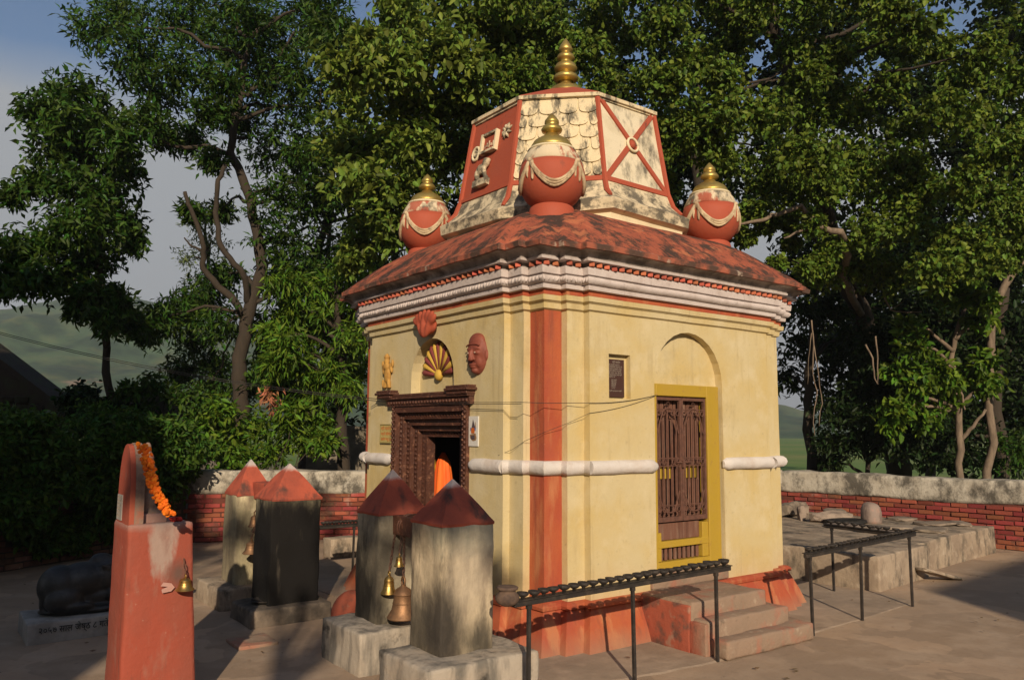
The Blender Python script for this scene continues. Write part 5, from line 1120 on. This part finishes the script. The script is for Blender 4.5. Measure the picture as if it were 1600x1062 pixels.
# big forked tree
b2 = ground_at(385, 700, 14)
tr2 = [b2, at(378, 640, 14), at(374, 560, 14), at(388, 490, 14), at(408, 420, 14), at(400, 350, 14), at(380, 280, 14), at(360, 240, 14), at(375, 150, 14), at(390, 60, 14)]
tree('tall forked tree with dark airy crown left of the temple', tr2, (.155, .05),
     J([(150, 45, 45), (185, 20, 45), (210, 75, 50), (250, 25, 60), (310, 5, 60), (330, 70, 60), (400, 15, 70), (450, 60, 65), (280, 110, 48), (250, 150, 40), (350, 130, 36), (400, 110, 60), (470, 120, 60), (520, 60, 45), (500, 10, 45), (430, 170, 55), (500, 170, 52), (230, 190, 36), (300, 215, 26), (330, 175, 26), (370, 60, 60), (290, 50, 55), (410, 60, 60), (480, 20, 50), (430, 120, 55), (380, 20, 50), (260, 215, 20), (370, 190, 30), (215, 110, 35), (330, 250, 18)], 14, 1.3)
     + J([(420, 240, 50), (480, 240, 55), (540, 230, 45), (430, 310, 50), (490, 310, 55), (545, 310, 50), (440, 380, 48), (500, 390, 55), (550, 380, 40), (450, 450, 46), (510, 440, 46), (350, 430, 30), (320, 460, 34), (350, 510, 40), (290, 480, 34), (250, 500, 34), (300, 530, 34), (330, 570, 34), (280, 580, 30), (330, 610, 30), (420, 520, 40), (430, 580, 40), (390, 600, 36), (225, 520, 22), (345, 330, 16), (300, 330, 10)], 15, 1.2),
     'leaf_mid', 'bark_dark', (.14, .044), 105, 7, 3,
     limbs=[([at(388, 495, 14), at(350, 455, 13.8), at(318, 420, 13.7), at(318, 385, 13.6), at(296, 325, 13.5), at(289, 300, 13.5)], .075, .03), ([at(322, 395, 13.7), at(300, 385, 13.6), at(288, 372, 13.6)], .03, .012),
            ([at(392, 480, 14), at(375, 420, 13.6), at(345, 385, 13.5), at(336, 330, 13.5), at(338, 290, 13.4), at(352, 258, 13.5)], .06, .035), ([at(362, 240, 14), at(320, 228, 13.9), at(280, 232, 13.8), at(235, 215, 13.8), at(190, 220, 13.7)], .05, .02),
            ([at(375, 170, 14), at(340, 130, 14), at(300, 90, 14)], .04, .015), ([at(385, 150, 14), at(430, 100, 14.2), at(460, 50, 14.2)], .045, .015)], nlimb=22)
tree('pale feathery young tree behind the forked one', [ground_at(330, 700, 17), at(330, 560, 17), at(325, 420, 17), at(320, 330, 17)], (.06, .02), J([(310, 345, 24), (330, 375, 30), (300, 400, 24), (335, 420, 30), (345, 330, 20), (310, 440, 24)], 17, .5), 'leaf_pale', 'bark_dark', (.10, .03), 50, 6, 6)
tree('light tree top standing beyond the forked tree', [ground_at(520, 700, 20), at(520, 400, 20), at(505, 100, 20)], (.1, .03), J([(490, 40, 26), (520, 55, 24), (505, 80, 26), (545, 45, 12), (480, 65, 20), (530, 85, 18)], 20, .6), 'leaf_pale', 'bark_dark', (.13, .05), 45, 6, 8)
# mango tree with drooping leaves at the left temple corner
tree('mango tree with drooping long leaves beside the left temple wall', [ground_at(537, 735, 13.2), at(535, 700, 13.2), at(533, 600, 13.2), at(530, 520, 13.2), at(528, 440, 13.2)], (.125, .06),
     J([(455, 545, 30), (500, 520, 36), (545, 525, 34), (470, 575, 26), (515, 575, 32), (555, 580, 28), (440, 600, 18), (505, 490, 32), (550, 480, 34), (545, 610, 16), (470, 505, 28), (430, 565, 16), (500, 450, 36), (550, 430, 34), (430, 520, 24), (455, 480, 30), (440, 440, 30), (495, 610, 14)], 13.2, .7), 'leaf_bright', 'bark_dark', (.155, .036), 52, 9, 9, droop=.75, thick=.3)
DR = thing('dry_leaf_bunch', 'hanging bunch of dead brown leaves in the mango tree', 'dead leaves', at(420, 618, 12.9))
foliage('dry_leaves', [cl(420, 612, 12.9, 9), cl(428, 628, 12.9, 7)], 'dry_leaf', DR, (.15, .04), 8, 1, 6, 1.4, 12)
# broad-leaved tree behind the temple, left of the spire
tb = [ground_at(640, 700, 12), at(650, 500, 12), at(655, 350, 12), at(660, 200, 12), at(680, 60, 12)]
tree('broad-leaved tree with light green sprays just left of the spire', tb, (.14, .05),
     J([(545, 105, 44), (600, 105, 46), (650, 95, 50), (700, 70, 46), (650, 30, 50), (705, 15, 46), (755, 40, 48), (790, 90, 44), (740, 110, 46), (555, 160, 46), (610, 170, 50), (670, 160, 50), (720, 160, 44), (540, 225, 46), (595, 235, 50), (650, 230, 50), (700, 225, 44), (560, 290, 46), (615, 295, 50), (665, 290, 44), (590, 350, 44), (560, 400, 30), (620, 360, 36), (790, 20, 44), (575, 60, 26), (620, 10, 30), (815, 70, 40), (800, 150, 34), (770, 190, 34), (830, 130, 30), (735, 250, 30)], 11.2, 1.1),
     'leaf_broad', 'bark_dark', (.12, .064), 64, 8, 10)
# dark mass filling behind it
def region(x0, x1, y0, y1, step, r, d, dj, drop=.0, skip=None):
    out = []
    y = y0
    while y <= y1:
        x = x0 + R2.uniform(0, step)
        while x <= x1:
            xx, yy = x + R2.uniform(-.3, .3) * step, y + R2.uniform(-.3, .3) * step
            if R2.random() > drop and not (skip and skip(xx, yy)): out.append(cl(xx, yy, d + R2.uniform(-dj, dj), r * R2.uniform(.8, 1.25)))
            x += step
        y += step * .85
    return out
tree('deep green tree filling the gap behind the broad-leaved one', [ground_at(480, 700, 18), at(490, 500, 18), at(520, 250, 18)], (.16, .06), region(430, 800, 60, 640, 74, 46, 18, 1.5, .05, lambda x, y: (x < 600 and y < 130) or (x > 570 and y > 560) or (x < 470 and y < 200)), 'leaf_shade', 'bark_dark', (.17, .09), 62, 7, 13, nlimb=18)
# peepal on the right: several boughs of one great crown
skyhole = lambda x, y: ((x - 1245) / 62) ** 2 + ((y - 392) / 34) ** 2 < 1 or ((x - 1468) / 34) ** 2 + ((y + 4) / 26) ** 2 < 1 or ((x - 1590) / 30) ** 2 + ((y - 62) / 26) ** 2 < 1 or ((x - 1120) / 18) ** 2 + ((y - 160) / 26) ** 2 < 1 or ((x - 1560) / 22) ** 2 + ((y - 95) / 16) ** 2 < 1
lowcut = lambda x, y: skyhole(x, y) or (x < 1230 and y > 330 + (x - 1050) * .15)
tree('great peepal tree with heart-shaped leaves spreading over the right side', [ground_at(1400, 730, 15.5), at(1395, 620, 15.3), at(1365, 540, 15), at(1320, 430, 14.5), at(1280, 300, 13.6), at(1240, 150, 12.6), at(1200, 0, 12.5)], (.24, .09),
     region(800, 1640, -30, 330, 64, 38, 11.8, 1.3, .10, lowcut) + region(1240, 1640, 300, 430, 64, 40, 12.2, .8, .25, lowcut)
     + J([(1165, 372, 10), (1198, 350, 13), (1232, 342, 15), (1268, 350, 17), (1300, 384, 17), (1236, 376, 8), (1264, 422, 11), (1212, 412, 8), (1180, 330, 18), (1285, 410, 12), (1150, 350, 12)], 11.6, .3),
     'leaf_peepal', 'bark_dark', (.078, .056), 118, 7, 20,
     limbs=[([at(1345, 490, 14.6), at(1325, 400, 12.2), at(1312, 364, 11.4), at(1280, 355, 11.3), at(1250, 322, 11.3), at(1215, 335, 11.2), at(1180, 345, 11.1), at(1155, 350, 11.1)], .07, .018), ([at(1285, 355, 11.3), at(1255, 360, 11.3), at(1225, 372, 11.3)], .03, .012)], nlimb=14, droop=.55, lbark='bark_pale')
tree('dark tree standing deep behind the peepal', [ground_at(1080, 700, 17), at(1085, 500, 17), at(1090, 250, 17), at(1090, 100, 17)], (.22, .1), region(790, 1660, -30, 420, 82, 58, 17.5, 1.4, .04, lambda x, y: skyhole(x, y) or (x < 1200 and y > 360)), 'leaf_shade', 'bark_dark', (.15, .10), 74, 7, 23, nlimb=12)
# dark understorey to the right
tree('shadowy mango thicket over the boundary wall on the right', [ground_at(1262, 735, 15), at(1262, 640, 15), at(1265, 560, 15), at(1280, 430, 15)], (.10, .07), region(1212, 1420, 400, 670, 56, 42, 15.5, 1.2, .02, lambda x, y: x < 1290 and 640 < y), 'leaf_shade', 'bark_dark', (.16, .06), 60, 7, 26, nlimb=10)
tree('dense dark tree at the right edge over the wall', [ground_at(1560, 740, 15), at(1562, 600, 15), at(1570, 450, 15)], (.14, .08), region(1400, 1660, 390, 720, 62, 44, 16, 1.3, .04), 'leaf_shade', 'bark_dark', (.16, .07), 62, 7, 27, nlimb=10)
tree('low dark shrub tree hanging over the middle of the right wall', [ground_at(1350, 740, 14.2), at(1352, 690, 14.2), at(1350, 620, 14.2)], (.05, .03), J([(1310, 640, 34), (1350, 650, 34), (1390, 640, 36), (1330, 690, 22), (1375, 690, 26), (1430, 650, 34), (1440, 700, 30), (1405, 690, 24), (1470, 690, 28), (1290, 690, 16), (1300, 720, 10), (1385, 600, 34), (1400, 560, 34), (1370, 570, 30), (1345, 600, 30), (1410, 640, 30), (1360, 530, 34), (1395, 520, 30), (1380, 680, 26)], 14.0, .3), 'leaf_shade', 'bark_dark', (.14, .05), 60, 7, 28, nlimb=8)
tree('farther dark tree closing the gap behind the right thicket', [ground_at(1450, 720, 22), at(1450, 560, 22), at(1450, 420, 22)], (.14, .08), region(1290, 1680, 380, 640, 72, 54, 22, 1.5, .02), 'leaf_shade', 'bark_dark', (.22, .13), 60, 7, 29, nlimb=6)
# young tree with lit lobed leaves
tree('young tree with pale stem and bright lobed leaves by the right wall', [ground_at(1502, 750, 13.4), at(1500, 700, 13.4), at(1494, 600, 13.4), at(1486, 560, 13.4), at(1498, 510, 13.4), at(1512, 470, 13.4)], (.068, .028),
     J([(1430, 540, 16), (1460, 575, 20), (1440, 595, 16), (1480, 600, 16), (1520, 590, 18), (1420, 620, 14), (1400, 640, 12), (1470, 630, 16), (1530, 560, 16), (1545, 600, 12), (1400, 580, 12), (1505, 460, 24), (1540, 470, 18), (1475, 450, 14), (1530, 500, 14), (1415, 510, 12), (1450, 660, 10), (1390, 660, 12)], 13.1, .35), 'leaf_bright', 'bark_pale', (.15, .07), 26, 8, 30,
     limbs=[([at(1500, 690, 13.4), at(1520, 665, 13.3), at(1540, 640, 13.3)], .04, .022), ([at(1498, 600, 13.4), at(1508, 640, 13.2)], .02, .012)], nlimb=10)
tree('leaning bare pale trunk at the top right edge', [ground_at(1540, 740, 13.5), at(1545, 600, 13.5), at(1548, 500, 13.5), at(1565, 455, 13.4), at(1590, 410, 13.4), at(1610, 370, 13.4)], (.07, .055), J([(1600, 370, 30), (1560, 350, 20), (1620, 400, 30)], 13.4, .3), 'leaf_peepal', 'bark_pale', (.085, .06), 40, 7, 33, nlimb=3)
# hanging aerial roots
vn = thing('hanging_vines', 'pale aerial roots hanging down between temple and dark trees', 'vines', at(1272, 690, 13))
for pts, r in (([(1268, 500), (1272, 540), (1269, 570), (1276, 610), (1271, 650), (1273, 680)], .012), ([(1272, 540), (1280, 590), (1284, 630), (1280, 665)], .01), ([(1268, 520), (1264, 560), (1262, 600)], .007), ([(1352, 538), (1364, 560), (1366, 590), (1372, 600)], .016), ([(1368, 525), (1372, 560), (1371, 600)], .014), ([(1382, 465), (1392, 485), (1418, 488), (1440, 487)], .013), ([(1390, 484), (1402, 478), (1412, 470)], .007)):
    p2, r2 = limb([at(x, y, 12.6) for x, y in pts], r, r * .6, .1, 3, 5); obj('vine', MB().tube(p2, r2, 6), 'bark_pale', vn, smooth=True)
# bushes over the walls
def bush(name, label, cls_, m, leaf, per, k, seed, droop=.4):
    c = cls_[0]; T = thing(name, label, 'bush', (sum(q[0] for q in cls_) / len(cls_), sum(q[1] for q in cls_) / len(cls_), 0))
    rs = random.Random(seed); g0 = Vector((ORG[T.name].x, ORG[T.name].y, -.04))
    for q in (cls_[::2] if name != 'creeper' else []):
        p2, r2 = limb([g0 + Vector((rs.uniform(-.3, .3), rs.uniform(-.3, .3), 0)), Vector(q[:3])], .018, .006, .15, 5, rs.randint(0, 99)); obj('stem', MB().tube(p2, r2, 5), 'bark_dark', T)
    foliage('foliage', cls_, m, T, leaf, per, 1, k, droop, seed, kind='stuff'); return T
bush('bush', 'bright leafy bush spilling over the wall behind the pillars', J([(330, 660, 20), (360, 690, 24), (400, 670, 28), (440, 660, 30), (480, 680, 28), (505, 690, 18), (430, 705, 24), (380, 715, 18), (460, 640, 18), (352, 738, 9), (500, 660, 14), (345, 640, 14)], 12.9, .35), 'leaf_bright', (.15, .05), 42, 8, 40)
bush('creeper', 'dark creeper smothering the old brick wall at left', [cl(x, y, d, r) for x, y, r, d in ((10, 660, 34, 11), (50, 680, 34, 11), (90, 690, 34, 11), (130, 670, 34, 11.2), (170, 690, 26, 11.5), (10, 720, 34, 10.6), (50, 730, 34, 10.6), (95, 740, 34, 10.7), (140, 735, 34, 10.8), (175, 745, 22, 11), (5, 780, 30, 10.1), (40, 790, 30, 10.2), (85, 790, 28, 10.3), (125, 785, 28, 10.5), (160, 780, 22, 10.8), (20, 820, 14, 10), (60, 815, 12, 10), (190, 720, 18, 11.5), (150, 650, 24, 11.5), (250, 720, 22, 11.8), (290, 735, 14, 11.6), (205, 755, 18, 11.2))], 'leaf_ivy', (.085, .035), 120, 7, 41)
def creeper():
    g = random.Random(51); out = []
    a, b = Vector((-6.2, 4.55, 0)), Vector((-.50, 7.62, 0)); d = (b - a).normalized(); n = Vector((d.y, -d.x, 0))
    for k in range(95):
        f = g.uniform(.3, .90) if k % 5 else g.uniform(.85, .99); z = g.uniform(.55 if f < .85 else .8, 1.75)
        p = a.lerp(b, f) + n * (.12 + .30 * g.random() * (1.2 - abs(z - 1.0) * .4)); out.append((p.x, p.y, z, g.uniform(.16, .26)))
    for k in range(26):
        f = g.uniform(.45, .93); p = a.lerp(b, f) + n * .08; out.append((p.x, p.y, g.uniform(.22, .5), g.uniform(.07, .12)))
    return out
bush('creeper', 'thick creeper hanging down the front of the old brick wall at left', creeper(), 'leaf_ivy', (.085, .038), 110, 7, 52)
bush('shrub', 'dark round shrub behind the creeper and slim trunk', J([(130, 615, 22), (110, 630, 20), (150, 635, 22), (140, 655, 20), (175, 650, 14), (190, 640, 12)], 12.8, .3), 'leaf_shade', (.11, .06), 50, 7, 42)
bush('shrub', 'ragged shrubs growing along the top of the ruined plaster wall', J([(205, 612, 18), (235, 604, 16), (262, 612, 18), (290, 622, 18), (318, 640, 20), (345, 655, 18), (300, 665, 14), (225, 640, 12)], 12.9, .2), 'leaf_mid', (.12, .05), 34, 7, 44)
bush('shrub', 'small bush below the trees beyond the right wall', J([(1580, 700, 20), (1550, 720, 16), (1600, 720, 18), (1560, 690, 12)], 14, .3), 'leaf_mid', (.12, .04), 30, 7, 43)

# ------------------------------------------------------------------ ruin and gable at the left
rp = thing('gable_hut', 'old hut with dark mossy sloping roof at the left edge', 'hut', at(-30, 700, 15) * 1.0)
def hutpt(px, py, d): return at(px, py, d)
A0, A1, A2 = hutpt(-60, 515, 15), hutpt(112, 645, 15), hutpt(-230, 645, 15)
dirb = (FW - Vector((0, 0, FW.z))).normalized() * .8
roofm = MB(); roofm.add([A0, A1, A0 + dirb, A1 + dirb, A2, A2 + dirb, A0 - Vector((0, 0, .12)), A1 - Vector((0, 0, .12)), A2 - Vector((0, 0, .12))], [(0, 1, 3, 2), (0, 2, 5, 4), (0, 6, 7, 1), (0, 4, 8, 6)])
obj('roof', roofm, 'thatch_dark', rp)
gz = MB(); gz.add([A0 - Vector((0, 0, .12)) + dirb * .02, A1 - Vector((0, 0, .12)) + dirb * .02, Vector((A1.x, A1.y, -.05)) + dirb * .02, Vector((A2.x, A2.y, -.05)) + dirb * .02, A2 - Vector((0, 0, .12)) + dirb * .02], [(0, 1, 2, 3, 4)])
obj('gable_wall', gz, 'thatch_dark', rp)
random.seed(9)
for k in range(16):
    px = -10 + 22 * (k % 6); py = 652 - 14 * (k // 6) - 0; 
    if px > 100 - (k // 6) * 25: continue
    p = at(px, py, 14.95); bmb = rough_box(-.11, .11, -.05, .05, -.06, .06, seg=.3, amp=.02, ch=.02, sc=6 + k); 
    bmb.v = [(x + p.x, y + p.y, z + p.z) for x, y, z in bmb.v]; obj('stone', bmb, 'thatch_dark', rp)
rw = thing('ruined_wall', 'crumbling grey plaster wall with exposed stones behind the trees', 'wall', at(260, 700, 13.5))
def slabwall(px0, px1, d0, d1, tops, parent, m, nmn='wall_body', t=.3):
    n = len(tops); mb = MB(); 
    fr = []; 
    for i, ty in enumerate(tops):
        f = i / (n - 1); p = at(px0 + (px1 - px0) * f, ty, d0 + (d1 - d0) * f); fr.append(p)
    dv = (FW - Vector((0, 0, FW.z))).normalized() * t
    vs = [];
    for p in fr: vs += [Vector((p.x, p.y, -.05)), p, p + dv, Vector((p.x, p.y, -.05)) + dv]
    fs = []
    for i in range(n - 1):
        for k in range(3): fs.append((i * 4 + k, (i + 1) * 4 + k, (i + 1) * 4 + k + 1, i * 4 + k + 1))
    fs += [(0, 1, 2, 3), tuple((n - 1) * 4 + k for k in range(4))]
    return obj(nmn, mb.add(vs, fs), m, parent)
slabwall(178, 345, 13.2, 13.8, [612, 608, 606, 610, 616, 618, 630, 636, 648, 655, 668], rw, 'ruin_plaster')
for k in range(9):
    p = at(250 + 11 * k + random.uniform(-8, 8), 690 + random.uniform(-22, 22), 13.35); bmb = rough_box(-.08, .08, -.06, .06, -.05, .05, seg=.3, amp=.03, ch=.02, sc=7 + k); bmb.v = [(x + p.x, y + p.y, z + p.z) for x, y, z in bmb.v]; obj('stone', bmb, 'rubble', rw)
rw2 = thing('rear_wall', 'garden wall with leaf shade in its tan colour beyond the mango trunk', 'wall', at(550, 700, 13))
slabwall(480, 640, 15, 15.4, [664, 662, 666, 663, 665], rw2, 'rear_wall_shade_tan', t=.25)
bk = obj('black_post', MB().box(9.9, 10.3, 3.75, 4.1, -.05, 1.22, .03), 'black_stone', label='black bin-like block beyond the wall beside the temple', cat='block')

# ------------------------------------------------------------------ cables
cb = thing('overhead_cable', 'twin overhead cables sagging from the left edge to the temple doors', 'cable', (0, 1.2, 2.0))
def sag(a, b, s, n=24): 
    a, b = Vector(a), Vector(b); return [a.lerp(b, k / n) - Vector((0, 0, s * 4 * (k / n) * (1 - k / n))) for k in range(n + 1)]
L0 = at(-40, 508, 9)
for dz in (0, -.02):
    obj('wire', MB().tube(sag(L0 + Vector((0, 0, dz)), (-.03, 2.56, 1.955 + dz), .10), .004, 5), 'wire_black', cb)
    obj('wire', MB().tube(sag((-.04, 2.56, 1.955 + dz), (-.07, .16, 1.865 + dz * .6), .012), .0024, 5), 'wire_black', cb)
obj('wire', MB().tube(sag((-.07, .16, 1.865), (.10, .06, 1.86), .0, 3) + sag((.10, .06, 1.86), (.47, -.01, 1.87), .0, 4) + sag((.47, -.012, 1.87), (1.24, -.006, 1.955), .02, 10), .0024, 5), 'wire_black', cb)
obj('wire', MB().tube([(-.004, .55, 1.45), (.04, .42, 1.50), (.06, .28, 1.57)] + sag((.115, .10, 1.64), (.30, .045, 1.71), .0, 4) + sag((.48, -.008, 1.79), (1.24, -.006, 1.95), .02, 10), .0018, 5), 'wire_black', cb)

# ------------------------------------------------------------------ houses and a tree behind the camera, whose shade falls into the yard
def perp(s, t):   # s across the sun, t along it
    ax = Vector((math.cos(SUN_AZ), -math.sin(SUN_AZ), 0)); ay = Vector((math.sin(SUN_AZ), math.cos(SUN_AZ), 0)); return ax * s + ay * t
def house(label, s0, s1, t0, t1, he, hr, ridge):
    c = perp((s0 + s1) / 2, (t0 + t1) / 2); T = thing('house', label, 'house', (c.x, c.y, 0)); 
    P = lambda s, t, z: perp(s, t) + Vector((0, 0, z))
    mb = MB(); sm = ridge
    mb.add([P(s0, t1, -.05), P(s1, t1, -.05), P(s1, t1, he), P(sm, t1, hr), P(s0, t1, he), P(s0, t0, -.05), P(s1, t0, -.05), P(s1, t0, he), P(sm, t0, hr), P(s0, t0, he)],
           [(0, 1, 2, 3, 4), (5, 9, 8, 7, 6), (0, 4, 9, 5), (1, 6, 7, 2)])
    obj('wall', mb, 'house_plaster', T)
    rf = MB(); e = .0
    rf.add([P(s0 - .0, t1 + .25, he), P(sm, t1 + .25, hr), P(s1 + .0, t1 + .25, he), P(s0, t0 - .25, he), P(sm, t0 - .25, hr), P(s1, t0 - .25, he)] + [P(s0, t1 + .25, he + .12), P(sm, t1 + .25, hr + .12), P(s1, t1 + .25, he + .12), P(s0, t0 - .25, he + .12), P(sm, t0 - .25, hr + .12), P(s1, t0 - .25, he + .12)],
           [(0, 3, 4, 1), (1, 4, 5, 2), (6, 7, 10, 9), (7, 8, 11, 10), (0, 1, 7, 6), (1, 2, 8, 7), (3, 9, 10, 4), (4, 10, 11, 5), (0, 6, 9, 3), (2, 5, 11, 8)]); obj('roof', rf, 'house_roof', T)
    for f in (.25, .5, .75):
        for z in (1.0, 3.8):
            if z + 1.2 < he:
                s = s0 + (s1 - s0) * f; W = MB().add([P(s - .45, t1 + .02, z), P(s + .45, t1 + .02, z), P(s + .45, t1 + .02, z + 1.2), P(s - .45, t1 + .02, z + 1.2)] + [P(s - .45, t1 + .06, z), P(s + .45, t1 + .06, z), P(s + .45, t1 + .06, z + 1.2), P(s - .45, t1 + .06, z + 1.2)], [(4, 5, 6, 7), (0, 1, 5, 4), (1, 2, 6, 5), (2, 3, 7, 6), (3, 0, 4, 7)])
                obj('window', W, 'window_dark', T)
house('unseen tall house behind the viewer, shaped to shade the left of the yard', -12.5, -3.12, -19, -12, 5.15, 11.8, -5.6)  # unseen; height and steep roof shaped to cast the left-hand shade
house('gabled house out of sight behind the right of the viewer', 4.42, 16.5, -21, -13, 6.05, 7.9, 10.5)

# trees behind the viewer whose branches dapple the yard
def ctree(label, base, crowns, seed):
    B = perp(*base); T = thing('tree', label, 'tree', (B.x, B.y, 0), 'trees behind the viewer')
    top = perp(base[0], base[1]) + Vector((0, 0, 6.2)); pts, rr = limb([B, B + Vector((.1, .05, 3)), top], .12, .05, .1, 5, seed)
    obj('trunk', MB().tube(pts, rr, 8), 'bark_dark', T, smooth=True); cls_ = []
    for s_, z_, r_ in crowns:
        c = perp(s_, base[1] + .3 * math.sin(s_ * 5)) + Vector((0, 0, z_)); cls_.append((c.x, c.y, c.z, r_))
        p2, r2 = limb([pts[-3], (Vector(pts[-1]) + c) / 2, c], .03, .012, .1, 4, seed); obj('limb', MB().tube(p2, r2, 6), 'bark_dark', T)
    foliage('crown', cls_, 'leaf_mid', T, (.12, .05), 26, 1, 6, .4, seed, kind='stuff')
ctree('young tree out of sight behind the viewer shading the pillar tops', (-1.9, -13), [(-.85, 6.12, .16), (-.6, 6.28, .18), (-.35, 6.2, .12), (-1.15, 6.62, .18), (-1.3, 6.45, .14), (-.95, 6.5, .12), (-1.6, 6.9, .2), (-2.6, 7.0, .12), (-2.5, 6.3, .08)], 61)
ctree('thin tree out of sight behind the viewer dappling the red wall', (-4.2, -13.5), [(-3.5, 8.0, .18), (-3.9, 8.3, .2), (-3.3, 7.6, .1), (-3.7, 7.7, .14), (-2.9, 8.6, .16), (-2.5, 8.9, .16), (-3.4, 8.8, .2), (-4.2, 8.9, .25), (-2.2, 8.3, .1)], 62)
for o_ in bpy.data.objects:
    if o_.parent is None and o_.get('category') and 'kind' not in o_: o_['kind'] = 'thing'

# unseen trees added to block sky fill: canopy left, tree right, line behind
def big(label, x, y, z, r, n, leaf, seed, trunk=.2):
    B = Vector((x, y, 0)); T = thing('tree', label, 'tree', (x, y, 0), 'unseen trees added to block the sky'); g = random.Random(seed); cls_ = []
    pts, rr = limb([B, B + Vector((.2, .1, z * .5)), Vector((x, y, z))], trunk, trunk * .4, .1, 4, seed); obj('trunk', MB().tube(pts, rr, 8), 'bark_dark', T, smooth=True)
    for k in range(n):
        v = Vector((g.gauss(0, 1), g.gauss(0, 1), g.gauss(0, .6))).normalized() * r * g.uniform(.45, 1); cls_.append((x + v.x, y + v.y, z + v.z * .8, r * .3))
    foliage('crown', cls_, 'leaf_mid', T, leaf, 60, 1, 6, .3, seed, kind='stuff'); return T
big('unseen wide tree added to darken the left of the yard', -9.5, 0.5, 6.5, 3.4, 34, (.24, .13), 71)
big('unseen tree added beyond the left boundary wall to block sky', -9.0, 7.5, 5.5, 2.6, 22, (.24, .13), 72)
big('unseen tree added past the right end of the yard to block sky', 14.0, -7.0, 6.5, 3.6, 34, (.24, .13), 73)
for k in range(6):
    c = perp(-34 + 13 * k, -31); big('unseen tall tree added far behind the viewer to block sky, ' + ('leftmost of the line', 'second from the left', 'left of the middle', 'right of the middle', 'second from the right', 'rightmost of the line')[k], c.x, c.y, 6.0, 5.5, 26, (.6, .35), 80 + k, .3)
# leaf litter and grit on the ground
def litter():
    g = random.Random(5); mb = MB()
    for k in range(420):
        x, y = g.uniform(-4, 9), g.uniform(-2.6, 6.5)
        if (-.3 < x < 3.5 and -.2 < y < 3.5) or (4.2 < x < 8.6 and 0 < y < 3.6): continue
        a = g.uniform(0, 6.28); l = g.uniform(.008, .028); w_ = l * g.uniform(.3, .6); z = .016 + .008 * ns((x, y, 0), .8); t = g.uniform(-.006, .008)
        ca, sa = math.cos(a), math.sin(a)
        mb.add([(x - l * ca, y - l * sa, z), (x + w_ * sa, y - w_ * ca, z + t), (x + l * ca, y + l * sa, z + abs(t)), (x - w_ * sa, y + w_ * ca, z + .004)], [(0, 1, 2, 3)])
    return mb
obj('leaf_litter', litter(), 'litter_brown', kind='stuff')
for o_ in bpy.data.objects:
    if o_.parent is None and o_.get('category') and 'kind' not in o_: o_['kind'] = 'thing'
